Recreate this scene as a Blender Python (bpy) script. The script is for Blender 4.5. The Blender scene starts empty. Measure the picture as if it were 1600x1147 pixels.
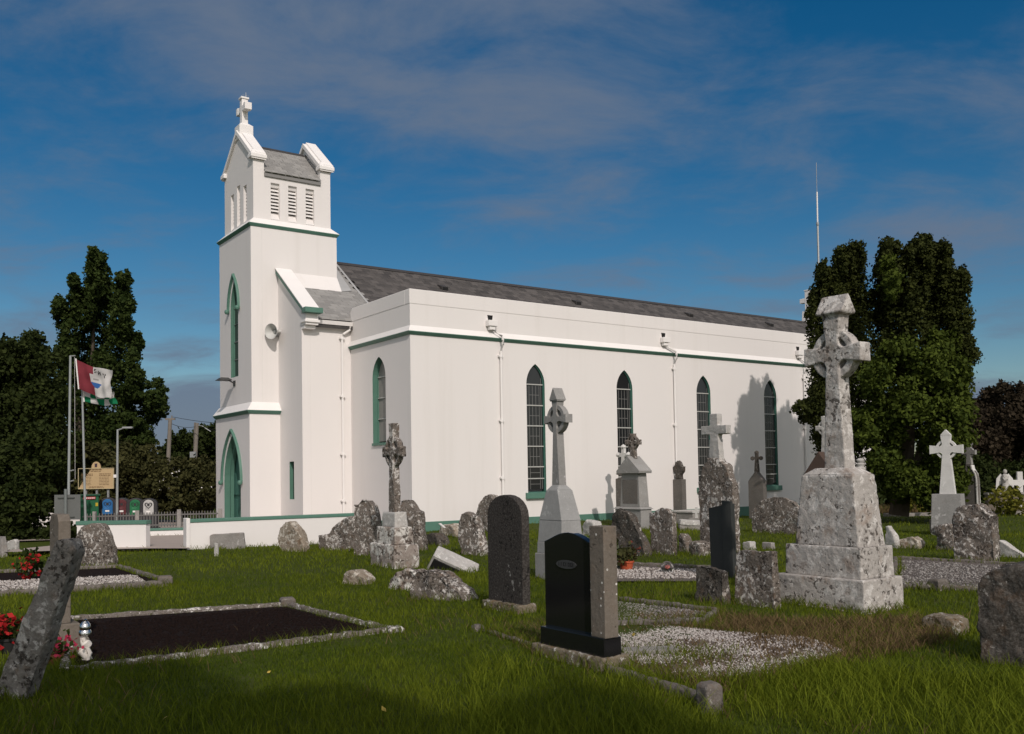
import bpy, bmesh, math, random
import numpy as np
from mathutils import Vector, Matrix, noise as mn
from mathutils.geometry import tessellate_polygon
random.seed(7); RNG = np.random.default_rng(11)
R = math.radians
SC = bpy.context.scene; COL = SC.collection

# ------------------------------------------------------------------ camera
F, PITCH, ROLL, YAW, PPY, EYE = 1475.98, .0371, .0163, .6173, 688.04, 1.8
cam = bpy.data.objects.new('camera', bpy.data.cameras.new('camera')); COL.objects.link(cam)
fw = Vector((0, math.cos(PITCH), math.sin(PITCH))); rt = Vector((1, 0, 0)); up = rt.cross(fw)
M = Matrix((rt, up, -fw)).transposed() @ Matrix.Rotation(-ROLL, 3, 'Z')
cam.matrix_world = Matrix.Translation((0, 0, EYE)) @ M.to_4x4()
cam.data.sensor_fit = 'HORIZONTAL'; cam.data.sensor_width = 36; cam.data.lens = 36 * F / 1600
cam.data.shift_y = (PPY - 573.5) / 1600; cam.data.clip_start = .05; cam.data.clip_end = 4000
SC.camera = cam

# ------------------------------------------------------------------ light
SUN_L = Vector((-.27, -.76, .60)).normalized()          # towards the sun, in the church's own axes
SUN_W = Matrix.Rotation(YAW, 3, 'Z') @ SUN_L
SC.view_settings.view_transform = 'Standard'; SC.view_settings.look = 'None'
SC.view_settings.exposure = -.15; SC.view_settings.gamma = 1
w = bpy.data.worlds.new('World'); SC.world = w; w.use_nodes = True
wn, wl = w.node_tree.nodes, w.node_tree.links
sky = wn.new('ShaderNodeTexSky'); sky.sky_type = 'NISHITA'; sky.sun_disc = False
sky.sun_elevation = math.asin(SUN_W.z); sky.sun_rotation = math.atan2(SUN_W.x, SUN_W.y)
sky.air_density = 1.0; sky.dust_density = .6; sky.ozone_density = 2.2
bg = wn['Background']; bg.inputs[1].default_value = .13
def WN(t, **k):
    n = wn.new(t)
    for a, b in k.items(): setattr(n, a, b)
    return n
def wmath(op, a, b=None, clamp=False):
    n = WN('ShaderNodeMath', operation=op, use_clamp=clamp)
    for i, v in enumerate((a, b)):
        if v is None: continue
        if isinstance(v, (int, float)): n.inputs[i].default_value = v
        else: wl.new(v, n.inputs[i])
    return n.outputs[0]
geo = WN('ShaderNodeTexCoord'); sep = WN('ShaderNodeSeparateXYZ'); wl.new(geo.outputs['Generated'], sep.inputs[0])
zc = wmath('ADD', wmath('MAXIMUM', sep.outputs[2], 0), .16)
comb = WN('ShaderNodeCombineXYZ'); wl.new(wmath('DIVIDE', sep.outputs[0], zc), comb.inputs[0]); wl.new(wmath('DIVIDE', sep.outputs[1], zc), comb.inputs[1])
def wnoise(scale, detail, rough, off, vec=comb.outputs[0], dist=0):
    mp = WN('ShaderNodeMapping'); mp.inputs[1].default_value = off; mp.inputs[3].default_value = (1, 1.25, 1); wl.new(vec, mp.inputs[0])
    n = WN('ShaderNodeTexNoise'); n.inputs['Scale'].default_value = scale; n.inputs['Detail'].default_value = detail
    n.inputs['Roughness'].default_value = rough; n.inputs['Distortion'].default_value = dist; wl.new(mp.outputs[0], n.inputs['Vector']); return n.outputs['Fac']
def wramp(fac, lo, hi):
    n = WN('ShaderNodeMapRange', interpolation_type='SMOOTHSTEP'); n.inputs[1].default_value = lo; n.inputs[2].default_value = hi
    wl.new(fac, n.inputs[0]); return n.outputs[0]
def wdir(px, py):                                         # a direction in the sky seen in the photograph
    a, b = px - 800, py - PPY; c, s = math.cos(ROLL), math.sin(ROLL)
    ix, iy = c * a - s * b, s * a + c * b; c, s = math.cos(PITCH), math.sin(PITCH)
    return Vector((ix / F, c + s * iy / F, s - c * iy / F))
def bank(px, py, rad, squash=1.0):                          # soft blob of cloud round a sky direction, wider than tall
    d = wdir(px, py).normalized()
    vs = WN('ShaderNodeVectorMath', operation='SUBTRACT'); wl.new(geo.outputs['Generated'], vs.inputs[0]); vs.inputs[1].default_value = d
    vm = WN('ShaderNodeVectorMath', operation='MULTIPLY'); wl.new(vs.outputs[0], vm.inputs[0]); vm.inputs[1].default_value = (1, 1, squash)
    vl = WN('ShaderNodeVectorMath', operation='LENGTH'); wl.new(vm.outputs[0], vl.inputs[0])
    n = WN('ShaderNodeMapRange', interpolation_type='SMOOTHSTEP'); n.inputs[1].default_value = rad; n.inputs[2].default_value = 0
    wl.new(vl.outputs['Value'], n.inputs[0]); return n.outputs[0]
n1 = wnoise(.85, 6, .52, (3.1, 1.7, 0), dist=.3); n2 = wnoise(2.6, 8, .62, (8, 2, 0), dist=.35)
tot = wmath('ADD', wmath('MULTIPLY', n1, .75), wmath('MULTIPLY', n2, .95)); tot = wmath('SUBTRACT', tot, .37)
for (px, py, rad, sq, amt) in [(330, 40, .27, 1.2, .24), (600, 110, .26, 1.3, .17), (800, 130, .24, 1.1, .17), (920, 220, .19, 1.2, .24), (1300, 190, .2, 2, .13),
                               (1540, 330, .14, 2, .1), (920, 425, .13, 4.5, .2), (60, 525, .12, 4, .26), (290, 545, .1, 4, .24), (290, 660, .17, 2.4, .62),
                               (1500, 650, .13, 2.2, .5), (1590, 520, .05, 4, .22), (1430, 120, .4, 1.5, .05)]:
    tot = wmath('ADD', tot, wmath('MULTIPLY', bank(px, py, rad, sq), amt))
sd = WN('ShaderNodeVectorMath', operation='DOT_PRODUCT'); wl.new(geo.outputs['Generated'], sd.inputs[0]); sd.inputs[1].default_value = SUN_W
tot = wmath('ADD', tot, wmath('MULTIPLY', wramp(sd.outputs['Value'], -.1, .7), .16))   # unseen extra cloud added on the sun side to lift the ambient light
mask = wmath('MULTIPLY', wramp(tot, .41, .90), .90)
hs = WN('ShaderNodeHueSaturation'); hs.inputs['Saturation'].default_value = 1.47; hs.inputs['Value'].default_value = .51; hs.inputs['Hue'].default_value = .496
wl.new(sky.outputs[0], hs.inputs['Color'])
mixc = WN('ShaderNodeMix', data_type='RGBA'); wl.new(mask, mixc.inputs[0]); wl.new(hs.outputs[0], mixc.inputs[6])
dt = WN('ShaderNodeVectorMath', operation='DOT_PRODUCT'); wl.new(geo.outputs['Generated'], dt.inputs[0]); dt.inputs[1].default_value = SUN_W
cc = WN('ShaderNodeMix', data_type='RGBA'); wl.new(wramp(dt.outputs['Value'], -.1, .95), cc.inputs[0])   # clouds are brighter towards the sun, boosted there for more fill light
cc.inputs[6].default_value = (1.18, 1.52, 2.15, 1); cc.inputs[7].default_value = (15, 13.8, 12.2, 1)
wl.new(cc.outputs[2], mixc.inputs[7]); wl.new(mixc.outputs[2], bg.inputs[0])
sun = bpy.data.objects.new('sun', bpy.data.lights.new('sun', 'SUN')); COL.objects.link(sun)
sun.data.energy = 2.9; sun.data.angle = R(.8); sun.data.color = (1, .905, .835)
sun.rotation_euler = SUN_W.to_track_quat('Z', 'Y').to_euler(); sun.location = (10, -20, 30)

# ------------------------------------------------------------------ helpers
C0 = Vector((-3.1354, 29.4156, 0)); UX = Vector((math.cos(YAW), math.sin(YAW), 0)); VX = Vector((-UX.y, UX.x, 0))
def at(px, py, z=0.0):                                    # the point on level z that the photograph shows at (px, py)
    d = wdir(px, py); t = (z - EYE) / d.z; return Vector((d.x * t, d.y * t, z))
def atY(px, py, Y):
    d = wdir(px, py); t = Y / d.y; return Vector((d.x * t, Y, EYE + d.z * t))
def SW(s, w_, z=0): return C0 + UX * s + VX * w_ + Vector((0, 0, z))
def tag(o, label=None, cat=None, group=None, kind=None):
    if label: o['label'] = label
    if cat: o['category'] = cat
    if group: o['group'] = group
    if kind: o['kind'] = kind
    return o
def empty(name, loc, rz=0, label=None, cat=None, group=None):
    o = bpy.data.objects.new(name, None); COL.objects.link(o); o.location = loc; o.rotation_euler = (0, 0, rz); o.empty_display_size = .2
    return tag(o, label, cat, group)
def link(name, me, parent=None, loc=None, rot=None):
    o = bpy.data.objects.new(name, me); COL.objects.link(o)
    if parent: o.parent = parent
    if loc is not None: o.location = loc
    if rot is not None: o.rotation_euler = rot
    return o
class MB:
    def __init__(s): s.v = []; s.f = []; s.m = []
    def add(s, vs, fs, mi=0):
        b = len(s.v); s.v += [tuple(p) for p in vs]
        for f in fs: s.f.append(tuple(i + b for i in f)); s.m.append(mi)
        return s
    def box(s, x0, x1, y0, y1, z0, z1, mi=0, tx=0, ty=0):   # tx, ty: how much the top shrinks on each side
        vs = [(x0, y0, z0), (x1, y0, z0), (x1, y1, z0), (x0, y1, z0), (x0 + tx, y0 + ty, z1), (x1 - tx, y0 + ty, z1), (x1 - tx, y1 - ty, z1), (x0 + tx, y1 - ty, z1)]
        return s.add(vs, [(3, 2, 1, 0), (4, 5, 6, 7), (0, 1, 5, 4), (1, 2, 6, 5), (2, 3, 7, 6), (3, 0, 4, 7)], mi)
    def prism(s, poly, fn0, fn1, mi=0):                   # closed polygon in 2D, swept from fn0 to fn1
        n = len(poly); vs = [fn0(*p) for p in poly] + [fn1(*p) for p in poly]
        tri = tessellate_polygon([[Vector((p[0], p[1], 0)) for p in poly]])
        fs = [tuple(t) for t in tri] + [tuple(i + n for i in reversed(t)) for t in tri] + [(i, (i + 1) % n, (i + 1) % n + n, i + n) for i in range(n)]
        return s.add(vs, fs, mi)
    def px(s, poly, x0, x1, mi=0): return s.prism(poly, lambda a, b: (x0, a, b), lambda a, b: (x1, a, b), mi)   # poly in (y, z)
    def py(s, poly, y0, y1, mi=0): return s.prism(poly, lambda a, b: (a, y0, b), lambda a, b: (a, y1, b), mi)   # poly in (x, z)
    def pz(s, poly, z0, z1, mi=0): return s.prism(poly, lambda a, b: (a, b, z0), lambda a, b: (a, b, z1), mi)
    def panel(s, outer, holes, P, inn, mf=0, mr=0):       # a wall face with openings, its back and its reveals
        loops = [outer] + holes; flat = [p for l in loops for p in l]; tri = tessellate_polygon([[Vector((p[0], p[1], 0)) for p in l] for l in loops])
        inn = Vector(inn); fr = [Vector(P(*p)) for p in flat]; n = len(flat)
        s.add(fr + [p + inn for p in fr], [tuple(t) for t in tri] + [tuple(i + n for i in reversed(t)) for t in tri], mf)
        b = 0
        for k, l in enumerate(loops):
            m = len(l); a = fr[b:b + m]
            s.add(a + [p + inn for p in a], [(i, (i + 1) % m, (i + 1) % m + m, i + m) for i in range(m)], mf if k == 0 else mr); b += m
        return s
    def tube(s, pts, r, n=8, mi=0, r2=None, cap=True):
        pts = [Vector(p) for p in pts]; b = len(s.v); L = len(pts)
        for i, p in enumerate(pts):
            d = (pts[min(i + 1, L - 1)] - pts[max(i - 1, 0)]).normalized(); a = d.orthogonal().normalized() if abs(d.z) < .95 else Vector((1, 0, 0)); a = (a - d * a.dot(d)).normalized(); c = d.cross(a)
            rr = r if r2 is None else r + (r2 - r) * i / (L - 1)
            if not isinstance(r, (int, float)): rr = r[i]
            for k in range(n):
                t = 2 * math.pi * k / n; s.v.append(tuple(p + a * math.cos(t) * rr + c * math.sin(t) * rr))
        for i in range(L - 1):
            for k in range(n):
                k2 = (k + 1) % n; s.f.append((b + i * n + k, b + i * n + k2, b + (i + 1) * n + k2, b + (i + 1) * n + k)); s.m.append(mi)
        if cap:
            s.f.append(tuple(b + k for k in reversed(range(n)))); s.m.append(mi); s.f.append(tuple(b + (L - 1) * n + k for k in range(n))); s.m.append(mi)
        return s
    def lathe(s, prof, n=16, o=(0, 0, 0), mi=0):          # prof: (radius, z)
        b = len(s.v); o = Vector(o)
        for r, z in prof:
            for k in range(n): t = 2 * math.pi * k / n; s.v.append((o.x + r * math.cos(t), o.y + r * math.sin(t), o.z + z))
        for i in range(len(prof) - 1):
            for k in range(n): k2 = (k + 1) % n; s.f.append((b + i * n + k, b + i * n + k2, b + (i + 1) * n + k2, b + (i + 1) * n + k)); s.m.append(mi)
        return s
    def xf(s, mtx):
        s.v = [tuple(mtx @ Vector(p)) for p in s.v]; return s
    def mesh(s, name, mats, smooth=False, bevel=0, fix=False):
        me = bpy.data.meshes.new(name); me.from_pydata(s.v, [], s.f)
        for m in (mats if isinstance(mats, (list, tuple)) else [mats]): me.materials.append(m)
        me.polygons.foreach_set('material_index', s.m)
        if bevel or fix:
            bm = bmesh.new(); bm.from_mesh(me)
            if bevel:
                bmesh.ops.remove_doubles(bm, verts=bm.verts, dist=1e-5); bmesh.ops.recalc_face_normals(bm, faces=bm.faces)
                bmesh.ops.dissolve_limit(bm, angle_limit=R(1), verts=bm.verts, edges=bm.edges)
                es = [e for e in bm.edges if len(e.link_faces) == 2 and e.calc_face_angle(0) > R(25)]
                bmesh.ops.bevel(bm, geom=es, offset=bevel, segments=2, profile=.6, affect='EDGES', clamp_overlap=True)
                bmesh.ops.triangulate(bm, faces=[f for f in bm.faces if len(f.verts) > 4])
            bmesh.ops.recalc_face_normals(bm, faces=bm.faces)
            bm.to_mesh(me); bm.free()
        if smooth:
            me.polygons.foreach_set('use_smooth', [True] * len(me.polygons))
            try: me.set_sharp_from_angle(angle=R(40))
            except Exception: pass
        me.update(); return me
    def obj(s, name, mats, parent=None, loc=None, rot=None, **k): return link(name, s.mesh(name, mats, **k), parent, loc, rot)

def lancet(c, a, z0, zs, za, n=7):                        # pointed opening, counter-clockwise
    h = za - zs; Rr = (a * a + h * h) / (2 * a); th = math.atan2(h, Rr - a)
    right = [(c + a - Rr + Rr * math.cos(th * i / n), zs + Rr * math.sin(th * i / n)) for i in range(n + 1)]
    left = [(2 * c - x, z) for x, z in reversed(right[:-1])]
    return [(c - a, z0), (c + a, z0)] + right + left
def grow(poly, c, d):                                     # the same opening a little larger, for frames and mouldings
    out = []; n = len(poly)
    for i in range(n):
        p0, p1, p2 = poly[i - 1], poly[i], poly[(i + 1) % n]
        e1 = Vector((p1[0] - p0[0], p1[1] - p0[1])).normalized(); e2 = Vector((p2[0] - p1[0], p2[1] - p1[1])).normalized()
        nn = Vector((e1.y + e2.y, -e1.x - e2.x)); nn = nn.normalized() if nn.length > 1e-6 else Vector((e1.y, -e1.x)); k = d / max(.5, nn.dot(Vector((e1.y, -e1.x))))
        out.append((p1[0] + nn.x * k, p1[1] + nn.y * k))
    return out

# ------------------------------------------------------------------ materials
class NT:
    def __init__(s, name, rough=.9, spec=.3):
        s.m = bpy.data.materials.new(name); s.m.use_nodes = True; s.n, s.l = s.m.node_tree.nodes, s.m.node_tree.links
        s.b = s.n['Principled BSDF']; s.b.inputs['Roughness'].default_value = rough; s.b.inputs['Specular IOR Level'].default_value = spec
        s._c = None
    def new(s, t, **k):
        n = s.n.new(t)
        for a, b in k.items(): setattr(n, a, b)
        return n
    def set(s, inp, v):
        if isinstance(v, (int, float)): inp.default_value = v
        elif isinstance(v, (tuple, list)): inp.default_value = tuple(v) + ((1,) if len(v) == 3 and len(inp.default_value) == 4 else ())
        else: s.l.new(v, inp)
    def co(s):
        if s._c is None:
            t = s.new('ShaderNodeTexCoord'); oi = s.new('ShaderNodeObjectInfo'); a = s.new('ShaderNodeVectorMath', operation='MULTIPLY_ADD')
            s.l.new(oi.outputs['Location'], a.inputs[0]); a.inputs[1].default_value = (3.7, 2.9, 5.1); s.l.new(t.outputs['Object'], a.inputs[2]); s._c = a.outputs[0]
        return s._c
    def noise(s, scale, detail=5, rough=.55, vec=None, stretch=None, dist=0):
        v = vec or s.co()
        if stretch:
            m = s.new('ShaderNodeMapping'); m.inputs[3].default_value = stretch; s.l.new(v, m.inputs[0]); v = m.outputs[0]
        n = s.new('ShaderNodeTexNoise'); n.inputs['Scale'].default_value = scale; n.inputs['Detail'].default_value = detail; n.inputs['Roughness'].default_value = rough
        n.inputs['Distortion'].default_value = dist; s.l.new(v, n.inputs['Vector']); return n.outputs['Fac']
    def vor(s, scale, feat='F1'):
        n = s.new('ShaderNodeTexVoronoi', feature=feat); n.inputs['Scale'].default_value = scale; s.l.new(s.co(), n.inputs['Vector']); return n.outputs['Distance']
    def ramp(s, f, lo, hi, a=0.0, b=1.0):
        n = s.new('ShaderNodeMapRange'); s.l.new(f, n.inputs[0])
        for i, v in enumerate((lo, hi, a, b)): n.inputs[i + 1].default_value = v
        return n.outputs[0]
    def mix(s, f, a, b, blend='MIX'):
        n = s.new('ShaderNodeMix', data_type='RGBA', blend_type=blend); s.set(n.inputs[0], f); s.set(n.inputs[6], a); s.set(n.inputs[7], b); return n.outputs[2]
    def math(s, op, a, b): n = s.new('ShaderNodeMath', operation=op); s.set(n.inputs[0], a); s.set(n.inputs[1], b); return n.outputs[0]
    def col(s, v): s.set(s.b.inputs['Base Color'], v); return s
    def bump(s, h, st=.3, dist=.02):
        n = s.new('ShaderNodeBump'); n.inputs['Strength'].default_value = st; n.inputs['Distance'].default_value = dist; s.l.new(h, n.inputs['Height']); s.l.new(n.outputs[0], s.b.inputs['Normal']); return s
def lichen(name, base, light, dark, lt=.5, dt=.62, sc=4.0, rust=0, bump=.5, spots=0, soft=.05):
    t = NT(name, .95, .15)
    c = t.mix(t.noise(sc * .6, 6), tuple(x * .68 for x in base), tuple(min(1, x * 1.3) for x in base))
    big = t.noise(sc * .35, 3)
    ln = t.math('ADD', t.math('MULTIPLY', t.noise(sc * 2.2, 9, .66, dist=.4), .75), t.math('MULTIPLY', big, .25))
    c = t.mix(t.ramp(ln, lt, lt + soft), c, light)
    c = t.mix(t.math('MULTIPLY', t.ramp(t.noise(sc * 8, 6, .7), .45, .7), .22), c, tuple(x * 1.1 for x in light))
    if rust: c = t.mix(t.math('MULTIPLY', t.ramp(t.noise(sc * 1.3, 7, .6), .55, .66), rust), c, (.15, .075, .03))
    dn = t.math('ADD', t.math('MULTIPLY', t.noise(sc * 4.5, 8, .62), .62), t.math('MULTIPLY', t.noise(sc * .55, 4), .38))
    c = t.mix(t.math('MULTIPLY', t.ramp(dn, dt, dt + .04), .9), c, dark)
    c = t.mix(t.math('MULTIPLY', t.ramp(t.noise(sc * 13, 4, .6), .66, .70), .8), c, dark)
    if spots: c = t.mix(t.math('MULTIPLY', t.ramp(t.vor(spots), .17, .13), t.ramp(t.noise(spots * .3, 2), .5, .56)), c, (.62, .6, .56))
    t.col(c); h = t.math('ADD', t.noise(sc * 3, 10, .65), t.math('MULTIPLY', t.ramp(dn, dt - .02, dt + .06), -.4)); t.bump(h, bump, .05); return t.m
def plain(name, c, rough=.6, var=.12, sc=3, bump=0, spec=.3, metal=0):
    t = NT(name, rough, spec); t.col(t.mix(t.noise(sc, 6), tuple(x * (1 - var) for x in c), tuple(min(1, x * (1 + var)) for x in c)))
    t.b.inputs['Metallic'].default_value = metal
    if bump: t.bump(t.noise(sc * 12, 6), bump, .01)
    return t.m
def white_render(name, c=(.735, .705, .685)):
    t = NT(name, .85, .2); a = t.mix(t.noise(.35, 5), tuple(x * .955 for x in c), c)
    st = t.noise(1.0, 6, .6, stretch=(2.2, 2.2, .12)); a = t.mix(t.math('MULTIPLY', t.ramp(st, .54, .78), .18), a, (.5, .47, .42))
    a = t.mix(t.math('MULTIPLY', t.ramp(t.noise(9, 6, .6), .62, .75), .06), a, (.45, .43, .4))
    t.col(a); t.bump(t.math('ADD', t.noise(60, 4), t.math('MULTIPLY', t.noise(3, 4), 1.2)), .12, .012); return t.m
WHITE = white_render('white_render'); TRIM = plain('white_trim', (.76, .735, .715), .6, .05, 2, .05)
GREEN = plain('green_paint', (.085, .185, .142), .5, .16, 4, .05); DKGREEN = plain('door_green', (.045, .125, .10), .45, .15, 3)
DARK = plain('dark_void', (.012, .012, .012), .9)
def slate_mat(name, a, b, l):
    t = NT(name, .6, .4); at_ = t.new('ShaderNodeAttribute', attribute_name='tint')
    c = t.mix(at_.outputs['Fac'], a, b); c = t.mix(t.math('MULTIPLY', t.ramp(t.noise(2.2, 8, .7, stretch=(1, 1, 2)), .6, .72), .8), c, l)
    t.col(c); t.bump(t.noise(14, 5), .2, .01); return t.m
SLATE_OLD = slate_mat('old_slate', (.20, .195, .187), (.275, .268, .256), (.42, .41, .385)); SLATE = slate_mat('grey_slate', (.045, .041, .039), (.094, .085, .08), (.10, .092, .086))
GLASS = NT('dark_window_glass', .12, .5).col((.018, .019, .02)).m
LEAD = plain('window_bars', (.42, .42, .40), .6, .1); LEADW = plain('lead_cames', (.17, .17, .165), .6, .1); GLASSB = plain('frosted_panes', (.27, .25, .235), .35, .1, 3)
METAL = plain('galvanised_metal', (.33, .34, .34), .45, .15, 5, 0, .5, .4); WOODP = plain('weathered_pole', (.20, .175, .15), .9, .2, 4)
L_BIG = lichen('pale_lichen_stone', (.37, .345, .32), (.56, .535, .505), (.075, .064, .055), .52, .552, 3.2, .4, .6)
L_ROUGH = lichen('rough_lichen_stone', (.14, .118, .10), (.56, .53, .495), (.035, .028, .024), .525, .545, 5.5, .3, .8)
L_DARK = lichen('dark_mossy_stone', (.062, .054, .046), (.42, .40, .37), (.022, .02, .018), .57, .56, 4.5, .2, .7)
L_TAN = lichen('tan_field_stone', (.24, .2, .155), (.5, .46, .4), (.06, .05, .04), .52, .6, 4.5, .5, .8)
L_BASE = lichen('blotched_base_stone', (.23, .195, .17), (.56, .54, .5), (.05, .036, .028), .50, .53, 2.6, .5, .5)
L_SLAB = lichen('leaning_slab_stone', (.20, .185, .168), (.46, .44, .415), (.05, .042, .036), .53, .555, 4.5, .3, .8)
L_PALE = lichen('weathered_pale_stone', (.40, .385, .365), (.55, .54, .51), (.1, .09, .08), .54, .62, 6, .15, .35)
GRANITE = lichen('grey_granite', (.25, .245, .235), (.42, .41, .40), (.12, .11, .1), .60, .66, 3, .05, .2); GRANITE_L = lichen('light_granite', (.275, .275, .27), (.40, .40, .39), (.2, .2, .19), .6, .68, 3, 0, .15)
GRANITE_D = lichen('dark_limestone', (.125, .115, .105), (.3, .29, .27), (.04, .035, .03), .62, .64, 4, .1, .25)
CONC = lichen('brown_concrete', (.150, .128, .105), (.26, .235, .205), (.06, .05, .04), .62, .60, 4, .1, .3, spots=13); CONCG = lichen('grey_concrete', (.25, .235, .22), (.42, .4, .38), (.08, .07, .06), .60, .62, 5, .15, .35)
BLACKST = lichen('blackened_headstone', (.036, .031, .028), (.26, .25, .235), (.012, .011, .010), .60, .56, 5, 0, .25, soft=.03)
POLISH = NT('polished_black_granite', .16, .5).col((.010, .010, .011)).m; SLATEST = plain('dark_slate_slab', (.034, .036, .034), .6, .25, 3, .2)
WHITEST = lichen('white_marble', (.56, .55, .53), (.64, .63, .61), (.2, .19, .17), .6, .68, 4, 0, .12)
KERBW = lichen('white_lichened_kerb', (.13, .11, .095), (.58, .56, .53), (.04, .032, .028), .53, .57, 7, .15, .6); KERBG = lichen('grey_kerb', (.125, .11, .097), (.33, .31, .285), (.05, .045, .04), .58, .6, 6, .2, .5)
MOSSY = lichen('mossy_plinth', (.16, .13, .09), (.5, .48, .45), (.06, .05, .02), .56, .55, 5, .6, .7)
t = NT('turf', .95, .1); t._c = t.new('ShaderNodeTexCoord').outputs['Object']
g = t.mix(t.noise(.35, 6), (.03, .045, .005), (.06, .078, .01)); g = t.mix(t.ramp(t.noise(1.6, 7, .6), .52, .72), g, (.06, .068, .02)); g = t.mix(t.ramp(t.noise(9, 5), .55, .75), g, (.03, .032, .012))
t.col(g).bump(t.noise(22, 6), .6, .04); TURF = t.m
t = NT('garden_soil', 1, .1); t.col(t.mix(t.noise(12, 8, .7), (.007, .004, .0035), (.022, .013, .011))).bump(t.noise(25, 8, .7), 1, .04); SOIL = t.m
PAVE = plain('path_paving', (.33, .28, .25), .9, .1, 2, .1)
t = NT('gravel_bed', .95, .1); t.col(t.mix(t.ramp(t.vor(45), .1, .5), (.26, .23, .21), (.10, .085, .075))).bump(t.vor(45), .6, .02); GRAVBED = t.m
def tinted(name, a, b, trans=.25, rough=.75):
    t = NT(name, rough, .08); at_ = t.new('ShaderNodeAttribute', attribute_name='tint'); c = t.mix(at_.outputs['Fac'], a, b); t.col(c)
    if trans:
        tr = t.new('ShaderNodeBsdfTranslucent'); t.l.new(c, tr.inputs[0]); mx = t.new('ShaderNodeMixShader'); mx.inputs[0].default_value = trans
        t.l.new(t.b.outputs[0], mx.inputs[1]); t.l.new(tr.outputs[0], mx.inputs[2]); t.l.new(mx.outputs[0], t.n['Material Output'].inputs[0])
    return t.m
BLADE = tinted('grass_blades', (.048, .078, .005), (.155, .185, .014), .3); DRY = tinted('dry_grass_blades', (.085, .055, .026), (.2, .14, .07), .2)
PEBBLE = tinted('pale_pebbles', (.20, .17, .15), (.56, .525, .495), 0, .8); PEBBLED = tinted('grey_pebbles', (.085, .075, .07), (.33, .31, .29), 0, .8)
LEAF_Y = tinted('yew_leaves', (.012, .017, .004), (.048, .056, .012), .12); LEAF_IVY = tinted('ivy_leaves', (.018, .031, .005), (.082, .108, .016), .2)
LEAF_D = tinted('dark_leaves', (.010, .017, .004), (.042, .055, .014), .2); LEAF_M = tinted('tree_leaves', (.013, .026, .005), (.058, .08, .02), .25); LEAF_R = tinted('copper_leaves', (.016, .012, .008), (.055, .042, .026), .2)
LEAF_H = tinted('hedge_leaves', (.02, .024, .008), (.085, .082, .03), .2); LEAF_G = tinted('yellow_green_leaves', (.06, .075, .012), (.22, .2, .03), .3)
PLOTBED = plain('dirty_gravel_bed', (.13, .10, .08), .95, .4, 9, .6)
BARK = plain('bark', (.075, .06, .045), .95, .3, 6, .4)

# ------------------------------------------------------------------ numpy meshes
def np_mesh(name, verts, faces_flat, k, mat, tint=None, smooth=False):
    me = bpy.data.meshes.new(name); nv, nf = len(verts), len(faces_flat) // k
    me.vertices.add(nv); me.vertices.foreach_set('co', np.asarray(verts, np.float32).ravel())
    me.loops.add(nf * k); me.loops.foreach_set('vertex_index', np.asarray(faces_flat, np.int32))
    me.polygons.add(nf); me.polygons.foreach_set('loop_start', np.arange(0, nf * k, k, dtype=np.int32)); me.polygons.foreach_set('loop_total', np.full(nf, k, np.int32))
    me.materials.append(mat)
    if tint is not None: a = me.attributes.new('tint', 'FLOAT', 'FACE'); a.data.foreach_set('value', np.asarray(tint, np.float32))
    if smooth: me.polygons.foreach_set('use_smooth', np.ones(nf, bool))
    me.update(calc_edges=True); me.validate(); return me
def blades(P, hgt, wid, lean, tint, rng=RNG):             # one bent two-face blade per point
    n = len(P); a = rng.uniform(0, 2 * np.pi, n); dx, dy = np.cos(a), np.sin(a); b = rng.uniform(0, 2 * np.pi, n)
    lx, ly = np.cos(b) * lean * hgt, np.sin(b) * lean * hgt; z = np.zeros(n); w2 = wid / 2
    v = np.stack([P + np.stack([-dx * w2, -dy * w2, z], 1), P + np.stack([dx * w2, dy * w2, z], 1),
                  P + np.stack([lx * .35 + dx * w2 * .75, ly * .35 + dy * w2 * .75, hgt * .6], 1), P + np.stack([lx * .35 - dx * w2 * .75, ly * .35 - dy * w2 * .75, hgt * .6], 1),
                  P + np.stack([lx, ly, hgt], 1)], 1).reshape(-1, 3)
    o = np.arange(n)[:, None] * 5; f = np.concatenate([o + [0, 1, 2], o + [0, 2, 3], o + [3, 2, 4]], 1).ravel()
    return v, f, np.repeat(tint, 3)
def leaf_mesh(name, P, size, mat, tint, upb=.3, out=None, rng=RNG, asp=.7):
    n = len(P); nr = rng.normal(size=(n, 3)); nr[:, 2] += upb
    if out is not None: nr += out * .8
    nr /= np.linalg.norm(nr, axis=1)[:, None] + 1e-9; t = np.cross(nr, rng.normal(size=(n, 3))); t /= np.linalg.norm(t, axis=1)[:, None] + 1e-9; b = np.cross(nr, t)
    s = (size * rng.uniform(.6, 1.35, n))[:, None]; bend = nr * s * .18
    v = np.stack([P - t * s, P + b * s * asp - bend, P + t * s, P - b * s * asp - bend], 1).reshape(-1, 3)
    o = np.arange(n)[:, None] * 4; f = np.concatenate([o + [0, 1, 2], o + [0, 2, 3]], 1).ravel()
    return np_mesh(name, v, f, 3, mat, np.repeat(tint, 2))
def blob_points(blobs, dens, rng=RNG, shell=.55):         # leaf positions in ragged clumps through each blob's volume
    Ps, Os, Ts = [], [], []
    for c, r in blobs:
        r = np.asarray(r, float); n = int(dens * (r[0] * r[1] + r[0] * r[2] + r[1] * r[2])); m = max(6, n // 14)
        d = rng.normal(size=(m, 3)); d /= np.linalg.norm(d, axis=1)[:, None]; q = d * (rng.uniform(shell ** 3, 1.12, m) ** (1 / 3))[:, None]
        i = rng.integers(0, m, n); j = rng.normal(size=(n, 3)) * (.13 * min(r) + .05); tw = rng.uniform(0, 1, m)
        Ps.append(np.asarray(c) + q[i] * r + j); Os.append(d[i]); Ts.append(np.clip(tw[i] * .55 + rng.uniform(0, .45, n), 0, 1))
    return np.concatenate(Ps), np.concatenate(Os), np.concatenate(Ts)
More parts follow.
